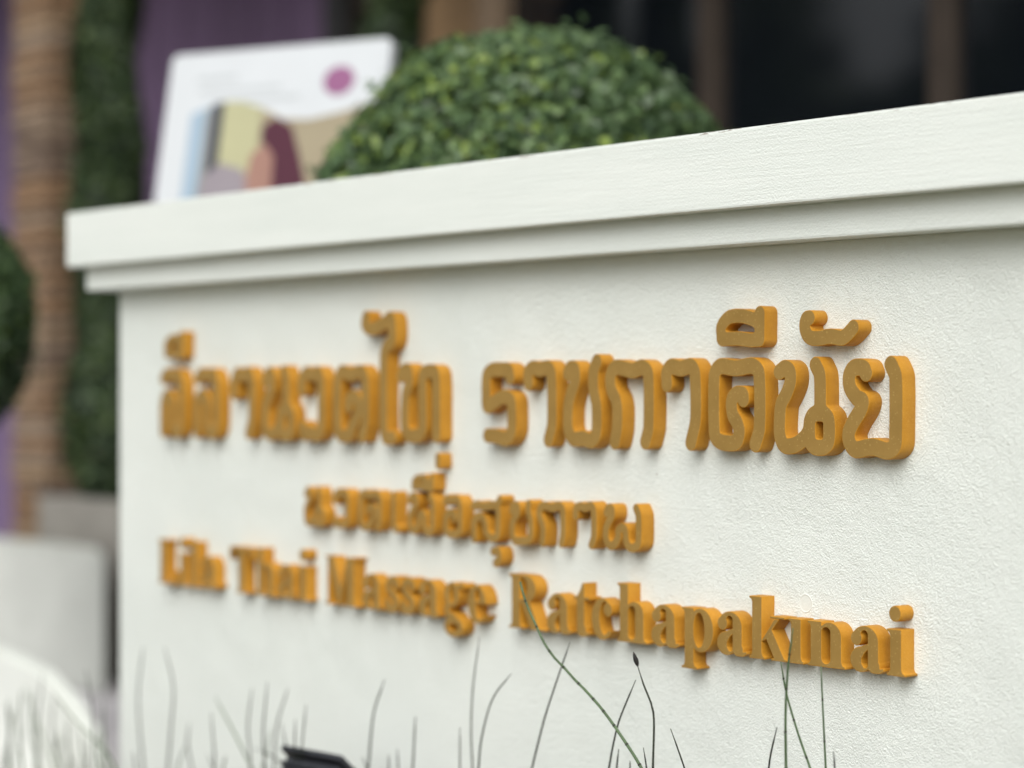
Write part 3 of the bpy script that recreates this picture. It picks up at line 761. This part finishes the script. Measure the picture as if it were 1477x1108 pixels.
# putty mark left where the dot of the first i in the last word fell off
pm = bmesh.new()
bmesh.ops.create_circle(pm, cap_ends=True, segments=36, radius=0.0145)
bmesh.ops.transform(pm, matrix=Matrix.Rotation(math.radians(90), 4, 'X'), verts=pm.verts)
ext = bmesh.ops.extrude_face_region(pm, geom=list(pm.faces))
vv = [g for g in ext['geom'] if isinstance(g, bmesh.types.BMVert)]
for v in vv:
    v.co.y -= 0.0011; v.co.x *= 0.93; v.co.z *= 0.93
fc = [f for f in pm.faces if all(v in vv for v in f.verts)]
ins = bmesh.ops.inset_region(pm, faces=fc, thickness=0.0022)
for f in fc:
    for v in f.verts: v.co.y += 0.0006
bmesh.ops.recalc_face_normals(pm, faces=pm.faces)
pme = bpy.data.meshes.new('putty_mark'); pm.to_mesh(pme); pm.free()
po = link('putty_mark', pme, None, M['putty'])
po.location = (-2.4535, 0.0004, 0.733)
to_sign(po)
po['label'] = 'round pale putty mark where a dot fell off'

# ------------------------------------------------------------------ foliage
def leaf_cloud(name, P, N, size, mat, aspect=0.62, tilt=0.75, rnd=None):
    """folded leaf blades (2 quads each) at points P, loosely facing N"""
    n = len(P)
    A = rng.normal(size=(n, 3))
    Nn = N + tilt * rng.normal(size=(n, 3)) * 0.6
    Nn /= np.linalg.norm(Nn, axis=1, keepdims=True)
    T = A - (A * Nn).sum(1, keepdims=True) * Nn
    T /= np.linalg.norm(T, axis=1, keepdims=True)
    B = np.cross(Nn, T)
    s = size * (0.65 + 0.7 * rng.random((n, 1)))
    L, Wd = s, s * aspect * 0.5
    v = np.empty((n, 6, 3))
    v[:, 0] = P - T * L * 0.5
    v[:, 1] = P - T * L * 0.05 + B * Wd + Nn * Wd * 0.35
    v[:, 2] = P + T * L * 0.30 + B * Wd * 0.75 + Nn * Wd * 0.25
    v[:, 3] = P + T * L * 0.55
    v[:, 4] = P + T * L * 0.30 - B * Wd * 0.75 + Nn * Wd * 0.25
    v[:, 5] = P - T * L * 0.05 - B * Wd + Nn * Wd * 0.35
    me = bpy.data.meshes.new(name)
    me.vertices.add(n * 6)
    me.vertices.foreach_set('co', v.reshape(-1))
    base = np.arange(n)[:, None] * 6
    f = np.concatenate([base + np.array([0, 3, 2, 1]), base + np.array([0, 5, 4, 3])], 1).reshape(-1, 4)
    me.loops.add(f.size)
    me.loops.foreach_set('vertex_index', f.reshape(-1).astype(np.int32))
    me.polygons.add(len(f))
    me.polygons.foreach_set('loop_start', np.arange(0, f.size, 4, dtype=np.int32))
    me.polygons.foreach_set('loop_total', np.full(len(f), 4, dtype=np.int32))
    at_ = me.attributes.new('rnd', 'FLOAT', 'FACE')
    r = rng.random(n) if rnd is None else rnd
    at_.data.foreach_set('value', np.repeat(r, 2).astype(np.float32))
    me.update(calc_edges=True)
    me.validate()
    me.materials.append(mat)
    return me

def lump(D, seed, amp):
    g = np.random.default_rng(seed)
    out = np.zeros(len(D))
    for k in range(9):
        d = g.normal(size=3); d *= g.uniform(2.5, 8) / np.linalg.norm(d)
        out += np.sin(D @ d + g.uniform(0, 6.28)) / 3
    return out * amp

def ball_bush(name, c, R, n, leaf, label, seed, ground_z=0.0, flat=1.0):
    root = empty(name, (c[0], c[1], ground_z))
    tag(root, label, 'bush', 'clipped ball bushes')
    D = rng.normal(size=(n, 3)); D /= np.linalg.norm(D, axis=1, keepdims=True)
    rr = R * (1 - 0.20 * rng.random(n) ** 1.5) * (1 + lump(D, seed, 0.034))
    stray = rng.random(n) < 0.05
    rr = np.where(stray, rr + R * 0.07 * rng.random(n), rr)
    P = D * rr[:, None] * np.array([1, 1, flat])
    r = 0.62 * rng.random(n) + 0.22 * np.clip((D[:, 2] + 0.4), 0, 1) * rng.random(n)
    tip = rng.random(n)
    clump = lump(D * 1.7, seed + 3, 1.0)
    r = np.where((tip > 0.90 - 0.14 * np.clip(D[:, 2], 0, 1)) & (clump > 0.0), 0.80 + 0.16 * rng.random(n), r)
    r = np.where(tip > 0.9985, 1.0, r)
    P[:, 2] += c[2] - ground_z
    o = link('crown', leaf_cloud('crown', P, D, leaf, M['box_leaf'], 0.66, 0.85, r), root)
    # woody inside: a trunk and branches that carry the shell of leaves
    zc = c[2] - ground_z
    link('trunk', tube_mesh('trunk', [(0, 0, 0), (0.01, 0.01, zc * .4), (0, 0, zc * .8)], [.035, .03, .024], M['bark']), root)
    vs_, fs = [], []
    g = np.random.default_rng(seed)
    for k in range(46):
        d = g.normal(size=3); d[2] = abs(d[2]) * .9 - .15; d /= np.linalg.norm(d)
        a = Vector((0, 0, zc - R * .45)); e = Vector((0, 0, zc)) + Vector(d) * R * .9
        m = (a + e) / 2 + Vector(g.normal(size=3)) * .03
        off = len(vs_)
        me_ = [a, m, e]
        for i, p in enumerate(me_):
            t = (e - a).normalized(); u = t.cross(Vector((.3, .5, .8))).normalized(); w_ = t.cross(u)
            for q in range(5):
                an = 2 * math.pi * q / 5
                vs_.append(p + (u * math.cos(an) + w_ * math.sin(an)) * (.012, .008, .003)[i])
        for i in range(2):
            for q in range(5):
                fs.append((off + i * 5 + q, off + i * 5 + (q + 1) % 5, off + (i + 1) * 5 + (q + 1) % 5, off + (i + 1) * 5 + q))
    link('branches', mesh_from('branches', vs_, fs, M['bark'], True), root)
    return root

ball_bush('ball_bush', (-4.112, 0.820, 1.345), 0.522, 34000, 0.028, 'large round clipped green bush rising behind the sign wall', 21)
ball_bush('ball_bush', (-6.274, 0.197, 1.27), 0.42, 14000, 0.034, 'dark clipped bush cut off by the left edge, beside the stone pillar', 33)

# slim conifer in its concrete planter
pl = empty('planter', (-7.45, 2.0, 0))
tag(pl, 'grey concrete planter box at the foot of the slim conifer', 'planter')
def part_box(name, root, x0, x1, y0, y1, z0, z1, mat, bevel=0.0):
    L = root.location
    o = box(name, x0 - L.x, x1 - L.x, y0 - L.y, y1 - L.y, z0 - L.z, z1 - L.z, mat, root, bevel)
    return o
part_box('side', pl, -8.09, -6.9, 1.60, 1.66, 0, .655, M['concrete'], .008)
part_box('side', pl, -8.09, -6.9, 2.38, 2.44, 0, .655, M['concrete'], .008)
part_box('side', pl, -8.09, -8.03, 1.661, 2.379, 0, .652, M['concrete'], .008)
part_box('side', pl, -6.96, -6.9, 1.661, 2.379, 0, .652, M['concrete'], .008)
part_box('soil', pl, -8.029, -6.961, 1.662, 2.378, .3, .60, M['soil'])

cy = empty('conifer', (-7.93, 1.82, 0.60))
tag(cy, 'slim dark green columnar conifer between the stone pillar and the sign wall', 'conifer')
n = 15000
zz = rng.random(n) ** 0.9 * 3.0
th = rng.random(n) * 2 * math.pi
prof = 0.15 * np.clip(zz / 0.25 + .45, 0, 1) * (1 - 0.45 * (zz / 3.0) ** 1.5)
lum = 1 + 0.16 * np.sin(zz * 9 + 2 * np.sin(th)) + 0.12 * np.sin(th * 3 + zz * 5)
rr = prof * lum * (1 - 0.3 * rng.random(n) ** 1.4)
D = np.stack([np.cos(th), np.sin(th), 0.8 * np.ones(n)], 1)
P = np.stack([np.cos(th) * rr, np.sin(th) * rr, zz], 1)
link('crown', leaf_cloud('crown', P, D, 0.055, M['cypress_leaf'], 0.4, 0.8), cy)
link('trunk', tube_mesh('trunk', [(0, 0, 0), (.01, 0, 1.4), (0, .01, 2.8)], [.045, .03, .01], M['bark']), cy)

# ------------------------------------------------------------------ stacked stone pillar
pil = empty('stone_pillar', (-8.683, 2.017, 0))
tag(pil, 'square pillar of thin stacked tan stones in front of the purple wall', 'pillar')
S = 0.31
link('core', box_mesh('core', -S / 2 + .02, S / 2 - .02, -S / 2 + .02, S / 2 - .02, 0, 3.58, M['concrete']), pil)
stone_mats = [plain('sandstone', c, 0.85, 0, 0.2, 12, 0.6, 70) for c in ((0.195, 0.128, 0.078), (0.24, 0.165, 0.10), (0.21, 0.128, 0.07), (0.14, 0.098, 0.07), (0.225, 0.165, 0.115))]
stone_meshes = {}
def stone(sx, sy, sz, mi):
    key = (round(sx, 3), round(sy, 3), round(sz, 3), mi)
    if key not in stone_meshes:
        stone_meshes[key] = box_mesh('stone', -sx / 2, sx / 2, -sy / 2, sy / 2, -sz / 2, sz / 2, stone_mats[mi], 0.006, 1)
    return stone_meshes[key]
z = 0.0
row = 0
while z < 3.5:
    h = random.choice((0.045, 0.055, 0.07))
    mi = random.randrange(5)
    split = random.choice((0.4, 0.5, 0.6))
    if row % 2:
        spec = [(-S / 2, -S / 2 + S * split, -S / 2, S / 2), (-S / 2 + S * split, S / 2, -S / 2, S / 2)]
    else:
        spec = [(-S / 2, S / 2, -S / 2, -S / 2 + S * split), (-S / 2, S / 2, -S / 2 + S * split, S / 2)]
    for (x0, x1, y0, y1) in spec:
        o = link('stone', stone(x1 - x0 - .004, y1 - y0 - .004, h - .007, random.choice((mi, mi, random.randrange(5)))), pil)
        o.location = ((x0 + x1) / 2 + random.uniform(-.007, .007), (y0 + y1) / 2 + random.uniform(-.007, .007), z + h / 2)
    z += h
    row += 1

# ------------------------------------------------------------------ low white walls at the left
plan = [(-9.6, 1.37), (-7.13, 1.37), (-7.50, 1.55), (-9.6, 1.55)]     # mitred end
me = mesh_from('garden_wall', [(x, y, 0) for x, y in plan] + [(x, y, .49) for x, y in plan], [(3, 2, 1, 0), (4, 5, 6, 7)] + [(i, (i + 1) % 4, 4 + (i + 1) % 4, 4 + i) for i in range(4)], M['lowwall'])
bm = bmesh.new(); bm.from_mesh(me)
bmesh.ops.bevel(bm, geom=list(bm.edges), offset=.012, segments=2, affect='EDGES')
bm.to_mesh(me); bm.free()
lw = link('garden_wall', me)
tag(lw, 'low straight white wall with a square end before the concrete planter', 'low wall')
prof = [(-7.121, 0.0), (-7.121, 0.306), (-6.393, 0.353), (-6.026, 0.359), (-5.854, 0.345), (-5.608, 0.309), (-5.453, 0.248), (-5.358, 0.177), (-5.303, 0.09), (-5.283, 0.0)]
v = [(x_, .35, z_) for x_, z_ in prof] + [(x_, .40, z_) for x_, z_ in prof]
k = len(prof)
f = [tuple(range(k)), tuple(range(2 * k - 1, k - 1, -1))] + [(i, k + i, k + (i + 1) % k, (i + 1) % k) for i in range(k)]
me = mesh_from('curved_wall', v, f, M['lowwall2'])
bm = bmesh.new(); bm.from_mesh(me)
bmesh.ops.recalc_face_normals(bm, faces=bm.faces)
bmesh.ops.bevel(bm, geom=[e for e in bm.edges if e.calc_face_angle(0) > 1.2], offset=.012, segments=2, affect='EDGES')
bm.to_mesh(me); bm.free()
cw = link('curved_wall', me)
tag(cw, 'low white wall whose rounded end slopes down, lower left corner', 'low wall')

# ------------------------------------------------------------------ poster stand behind the wall
lean = math.radians(-12)
yaw = math.radians(23.5)
Lb = 0.98
ps = empty('poster_stand', (0, 0, 0), 0)
ps.rotation_euler = (lean, 0, yaw)
Rm = ps.rotation_euler.to_matrix()
TL = Vector((-5.413, 0.637, 1.949))
ps.location = TL - Rm @ Vector((0, 0, Lb))
tag(ps, 'white rounded poster board with a purple dot leaning back behind the sign wall', 'poster stand')
def rounded(w_, h_, r, n_=6):
    pts = []
    for cx_, cz_, a0 in ((w_ - r, r, -90), (w_ - r, h_ - r, 0), (r, h_ - r, 90), (r, r, 180)):
        for i in range(n_ + 1):
            a = math.radians(a0 + 90 * i / n_)
            pts.append((cx_ + r * math.cos(a), cz_ + r * math.sin(a)))
    return pts
def slab(name, pts, y0, y1, mat, parent):
    k = len(pts)
    v = [(x, y0, z_) for x, z_ in pts] + [(x, y1, z_) for x, z_ in pts]
    f = [tuple(range(k)), tuple(range(2 * k - 1, k - 1, -1))] + [(i, k + i, k + (i + 1) % k, (i + 1) % k) for i in range(k)]
    me = mesh_from(name, v, f, mat)
    bm = bmesh.new(); bm.from_mesh(me); bmesh.ops.recalc_face_normals(bm, faces=bm.faces); bm.to_mesh(me); bm.free()
    return link(name, me, parent)
board = slab('board', rounded(0.68, Lb - 0.05, 0.022), 0.0, 0.03, M['stand'], ps)
board.location = (0, 0, 0.05)
for x in (0.31,):
    leg = link('leg', box_mesh('leg', x, x + .05, 0.0, .03, -1.0, 0.047, M['stand'], .004), ps)
    bl = link('back_leg', tube_mesh('back_leg', [(x + .02, .035, Lb - .2), (x + .02, .75, -.80)], [.014, .014], M['stand']), ps)
def flat(name, c, rough=0.45): return plain(name, tuple(q * .72 for q in c), rough, 0, 0.04, 12)
def P_(u, v): return (u, Lb - v)
prints = [
    ('print_sky', (0.42, 0.56, 0.70), [(0.085, .17), (0.16, .145), (0.16, .9), (0.085, .9)]),
    ('print_shade', (0.33, 0.34, 0.33), [(0.135, .16), (0.165, .15), (0.165, .9), (0.125, .9)]),
    ('print_post', (0.05, 0.055, 0.075), [(0.155, .145), (0.19, .14), (0.19, .9), (0.155, .9)]),
    ('print_curtain', (0.56, 0.55, 0.33), [(0.19, .14), (0.25, .145), (0.31, .165), (0.31, .9), (0.19, .9)]),
    ('print_room', (0.42, 0.36, 0.24), [(0.31, .165), (0.38, .20), (0.46, .205), (0.56, .19), (0.64, .17), (0.64, .9), (0.31, .9)]),
    ('print_linen', (0.36, 0.32, 0.36), [(0.15, .345), (0.20, .31), (0.27, .33), (0.30, .37), (0.30, .9), (0.12, .9)]),
    ('print_dress', (0.085, 0.008, 0.03), [(0.32, .215), (0.36, .195), (0.41, .22), (0.44, .29), (0.47, .37), (0.47, .5), (0.37, .5), (0.36, .30), (0.32, .255)]),
    ('print_skin', (0.42, 0.23, 0.18), [(0.295, .29), (0.335, .265), (0.365, .30), (0.37, .40), (0.30, .42), (0.285, .36)]),
]
for i, (nm, c, pts) in enumerate(prints):
    o = slab('printed_picture', [P_(u, v_) for u, v_ in pts], -0.0012 - 0.0006 * i, -0.0003, flat(nm, c), ps)
o = slab('purple_dot', [P_(0.536 + 0.047 * math.cos(a), 0.105 + 0.039 * math.sin(a)) for a in [i * 2 * math.pi / 28 for i in range(28)]], -0.0012, -0.0003, flat('print_dot', (0.36, 0.13, 0.29)), ps)
bar_mat = flat('print_grey', (0.62, 0.66, 0.69))
for (u0, u1, v_) in ((0.09, 0.22, .07), (0.10, 0.36, .105), (0.20, 0.42, .135)):
    slab('printed_line', [P_(u0, v_), P_(u1, v_), P_(u1, v_ + .010), P_(u0, v_ + .010)], -0.0012, -0.0003, bar_mat, ps)

# ------------------------------------------------------------------ building behind
FY = 3.2
bd = empty('building', (-8.0, FY, 0))
tag(bd, 'building with purple cladding, timber doorway and dark tinted windows behind the garden', 'building')
def bbox(name, x0, x1, y0, y1, z0, z1, mat, bevel=0.0): return part_box(name, bd, x0, x1, y0, y1, z0, z1, mat, bevel)
bbox('rear_wall', -17, -1.5, FY + 1.6, FY + 1.8, 0, 4.2, M['curtain'])
bbox('eave', -17.2, -1.3, 1.95, FY + 1.81, 3.6, 3.75, M['ceiling'])
bbox('parapet', -17.2, -1.3, 1.9, 1.949, 3.55, 4.1, M['white'])
x = -16.9                                             # purple vertical cladding boards
while x < -8.7:
    w_ = 0.30
    bbox('cladding_board', x, x + w_ - .012, FY + random.uniform(0, .006), FY + .05, 0.0, 3.598, M['lilac'] if x < -11.4 else M['purple'], .006)
    x += w_
bbox('backing', -16.9, -8.50, FY + .052, FY + .12, 0, 3.597, M['darkframe'])
# doorway: charcoal jamb, timber panel
bbox('door_jamb', -8.49, -8.335, FY - .02, FY + .12, 0, 3.596, M['darkframe'], .006)
bbox('door', -8.33, -7.79, FY + .04, FY + .10, 0, 3.595, M['frame'], .004)
bbox('timber_panel', -7.785, -7.40, FY + .02, FY + .10, 0, 3.595, M['wood'], .006)
bbox('timber_post', -7.395, -7.252, FY - .02, FY + .12, 0, 3.596, M['palewood'], .008)
# windows: frames proud of glass panes
edges = [-7.25, -6.08, -4.99, -3.9, -2.8]
for i in range(4):
    x0, x1 = edges[i], edges[i + 1]
    wroot = bbox('window', x0 + .001, x1 - .051, FY + .06, FY + .075, 0.45, 3.3, M['glass'])
for i in range(1, 5):
    bbox('mullion', edges[i] - .055, edges[i] + (.055 if i < 4 else .10), FY + .02, FY + .11, 0.0, 3.594, M['frame'], .006)
bbox('sill', -7.249, -2.876, FY - .04, FY + .10, 0.36, 0.449, M['frame'], .006)
bbox('lintel', -7.249, -2.876, FY + .02, FY + .10, 3.301, 3.593, M['frame'], .006)
bbox('base_panel', -7.249, -2.876, FY + .02, FY + .10, 0.0, 0.359, M['frame'], .004)

# tall leafy plant by the door
sh = empty('doorway_shrub', (-7.334, 2.75, 0))
tag(sh, 'tall dark leafy shrub standing in front of the timber doorway', 'shrub')
n = 5000
zz = 0.3 + 2.7 * rng.random(n); th = rng.random(n) * 6.283
rr = 0.12 * np.sqrt(rng.random(n)) * (1 + .3 * np.sin(zz * 7 + th))
P = np.stack([np.cos(th) * rr, np.sin(th) * rr, zz], 1); D = np.stack([np.cos(th), np.sin(th), np.full(n, .6)], 1)
link('crown', leaf_cloud('crown', P, D, 0.07, M['cypress_leaf'], 0.45, 0.8), sh)
link('trunk', tube_mesh('trunk', [(0, 0, 0), (.01, 0, 1.3), (0, .01, 2.8)], [.035, .025, .01], M['bark']), sh)

# ------------------------------------------------------------------ unseen tree line, added and sized to darken the window reflections
TP, TD = [], []
for i, (x, y, h_, r_) in enumerate([(-31, -12, 8.0, 3.2), (-26.3, -12, 7.5, 2.4), (-23.4, -12, 4.0, 1.9), (-21.6, -12.3, 6.6, 1.1), (-19.5, -12, 4.85, 1.9), (-16.9, -12, 5.6, 1.6), (-14.2, -12, 7.0, 2.4), (-10.5, -12, 6.5, 2.4)]):
    g = np.random.default_rng(50 + i)
    D = g.normal(size=(2600, 3)); D /= np.linalg.norm(D, axis=1, keepdims=True)
    R_ = r_ * (1 + lump(D, 50 + i, .16)) * (1 - .45 * g.random(2600) ** 1.5)
    P = D * R_[:, None] * np.array([1, 1, .5 * h_ / r_]) + np.array([x, y, h_ * .5])
    TP.append(P[P[:, 2] > 0.05]); TD.append(D[P[:, 2] > 0.05])
tl = link('reflection_trees', leaf_cloud('reflection_trees', np.concatenate(TP), np.concatenate(TD), .42, M['tree_leaf'], .6, 1.0))
tag(tl, 'unseen leafy tree line added to darken the window reflections', 'trees', kind='stuff')

# ------------------------------------------------------------------ garden spotlight
lp = empty('garden_spotlight', (-3.525, -0.15, -0.025))
tag(lp, 'black garden floodlight peeking up among the stems below the lettering', 'floodlight')
lp.rotation_euler = (0, 0, math.radians(4))
lp.scale = (.85, .85, 1)
hd = link('housing', box_mesh('housing', -.092, .092, -.035, .045, -.10, .0, M['black'], .006), lp)
hd.location = (0, 0, .385); hd.rotation_euler = (math.radians(-38), 0, 0)
vi = link('visor', box_mesh('visor', -.104, .104, -.05, .060, .0025, .014, M['black'], .003), lp)
vi.location = (0, 0, .385); vi.rotation_euler = (math.radians(-38), 0, 0)
for q in range(4):
    fi = link('cooling_fin', box_mesh('cooling_fin', -.088, .088, -.046, -.0355, -.022 - q * .02, -.016 - q * .02, M['black'], .001), lp)
    fi.location = (0, 0, .385); fi.rotation_euler = (math.radians(-38), 0, 0)
link('bracket', tube_mesh('bracket', [(0, 0, .33), (0, .0, .2), (0, 0, .02)], [.012, .012, .012], M['black']), lp)
link('spike_base', box_mesh('spike_base', -.04, .04, -.04, .04, 0.0, .03, M['black'], .004), lp)

# ------------------------------------------------------------------ rush and horsetail stems in front of the wall
WHERE = [
    'thick jointed green horsetail stem curving down across the letters R and a',
    'thin dark stem leaning right whose tip meets the thick horsetail',
    'dark stem bending right below the capital R',
    'tall thin dark stem below the letter g',
    'dark blurred stem, tenth from the left around and right of the floodlight',
    'dark stem leaning right beside the budded stem',
    'dark rush stem with a pointed bud at its tip, below the letter h',
    'short dark thin stem, first from the left below the last English word',
    'short dark thin stem, third from the left below the last English word',
    'short dark thin stem, second from the left below the last English word',
    'dark thin stem, fourth from the left below the last English word',
    'dark thin stem, fifth from the left below the last English word',
    'green jointed stem rising in front of the letters k and i',
    'thin green stem crossing the tall one below the letter k',
    'thin upright green stem below the letter n',
    'short dark thin stem, sixth from the left below the last English word',
    'tall dark blurred stem, sixth from the left around and right of the floodlight',
    'dark blurred stem, ninth from the left around and right of the floodlight',
    'short dark blurred stem, eighth from the left around and right of the floodlight',
    'short dark blurred stem, seventh from the left around and right of the floodlight',
    'short dark blurred stem, fifth from the left around and right of the floodlight',
    'tall dark blurred stem, second from the left before the wall, left of the floodlight',
    'tall dark blurred stem, third from the left before the wall, left of the floodlight',
    'dark blurred stem, fifth from the left before the wall, left of the floodlight',
    'short green blurred stem, fourth from the left before the wall, left of the floodlight',
    'dark blurred stem, seventh from the left before the wall, left of the floodlight',
    'green blurred stem, eighth from the left before the wall, left of the floodlight',
    'dark blurred stem, tenth from the left before the wall, left of the floodlight',
    'tall dark blurred stem, twelfth from the left before the wall, left of the floodlight',
    'dark blurred stem, second from the left around and right of the floodlight',
    'dark blurred stem, third from the left around and right of the floodlight',
    'dark blurred stem, fourth from the left around and right of the floodlight',
    'short dark blurred stem, eleventh from the left before the wall, left of the floodlight',
    'short green blurred stem, ninth from the left before the wall, left of the floodlight',
    'short dark blurred stem, first from the left before the wall, left of the floodlight',
    'green blurred stem, thirteenth from the left before the wall, left of the floodlight',
    'short dark blurred stem, sixth from the left before the wall, left of the floodlight',
    'dark blurred stem, first from the left around and right of the floodlight',
    'green blurred stem, seventh from the left beyond the wall end',
    'tall dark blurred stem, tenth from the left beyond the wall end',
    'green blurred stem, eleventh from the left beyond the wall end',
    'tall dark blurred stem, eighteenth from the left beyond the wall end',
    'green blurred stem, fifteenth from the left beyond the wall end',
    'dark blurred stem, nineteenth from the left beyond the wall end',
    'green blurred stem, twenty-second from the left beyond the wall end',
    'short green blurred stem, first from the left beyond the wall end',
    'green blurred stem, seventeenth from the left beyond the wall end',
    'green blurred stem, thirteenth from the left beyond the wall end',
    'dark blurred stem, twelfth from the left beyond the wall end',
    'green blurred stem, fourteenth from the left beyond the wall end',
    'green blurred stem, third from the left beyond the wall end',
    'green blurred stem, sixth from the left beyond the wall end',
    'dark blurred stem, sixteenth from the left beyond the wall end',
    'green blurred stem, ninth from the left beyond the wall end',
    'green blurred stem, eighth from the left beyond the wall end',
    'green blurred stem, twentieth from the left beyond the wall end',
    'dark blurred stem, second from the left beyond the wall end',
    'green blurred stem, fifth from the left beyond the wall end',
    'green blurred stem, fourth from the left beyond the wall end',
    'green blurred stem, twenty-first from the left beyond the wall end',
]
for si, (kind, r, bud, pts) in enumerate(STEMS):
    P = [Vector(p) for p in pts]
    last = P[-1]; prev = P[-2]
    d = (last - prev)
    dz = -d.z if abs(d.z) > 1e-4 else 0.01
    slope = Vector((d.x / dz, d.y / dz, 0))
    if slope.length > 0.9: slope *= 0.9 / slope.length
    zl = last.z
    steps = 5
    for j in range(1, steps + 1):                     # carry the stem down to the soil, straightening
        t = j / steps
        P.append(Vector((last.x + slope.x * zl * (t - .5 * t * t), last.y + slope.y * zl * (t - .5 * t * t), zl * (1 - t))))
    P = [Vector((p.x, min(p.y, -0.02), p.z)) for p in P]
    C = catmull([tuple(p) for p in P], 0.012)
    base = Vector(C[-1])
    root = empty('horsetail_stem' if kind != 'dark' else 'rush_stem', base)
    n_ = len(C)
    rad = [max(0.0004, r / 1000 * min(1.0, 0.6 + 0.4 * (i / n_) * 2.2)) * (1 if i > 1 else 0.6) for i in range(n_)]
    if kind == 'thick':
        rad = [r / 1000 * (0.55 + 0.5 * i / n_) for i in range(n_)]
    pts_ = [Vector(c) - base for c in C]
    link('stem', tube_mesh('stem', pts_, rad, M['stem_dark'] if kind == 'dark' else M['stem_green'], 7), root)
    acc, nxt = 0.0, random.uniform(.02, .04)
    for i in range(1, n_ - 1):
        acc += (pts_[i] - pts_[i - 1]).length
        if acc > nxt and kind != 'dark' and pts_[i].z + base.z > 0.1:
            t = (pts_[i + 1] - pts_[i - 1]).normalized()
            link('joint', tube_mesh('joint', [pts_[i] - t * .0014, pts_[i], pts_[i] + t * .0014], [rad[i] * 1.05, rad[i] * 1.3, rad[i] * 1.05], M['node'], 7), root)
            acc, nxt = 0.0, random.uniform(.024, .034) if kind == 'thick' else random.uniform(.04, .07)
    if bud:
        t = (pts_[0] - pts_[2]).normalized()
        link('bud', tube_mesh('bud', [pts_[0] - t * .004, pts_[0], pts_[0] + t * .006, pts_[0] + t * .014, pts_[0] + t * .019], [.0015, .003, .004, .0024, .0005], M['node'], 9), root)
    tag(root, WHERE[si], 'stem', 'stems growing in front of the sign wall')
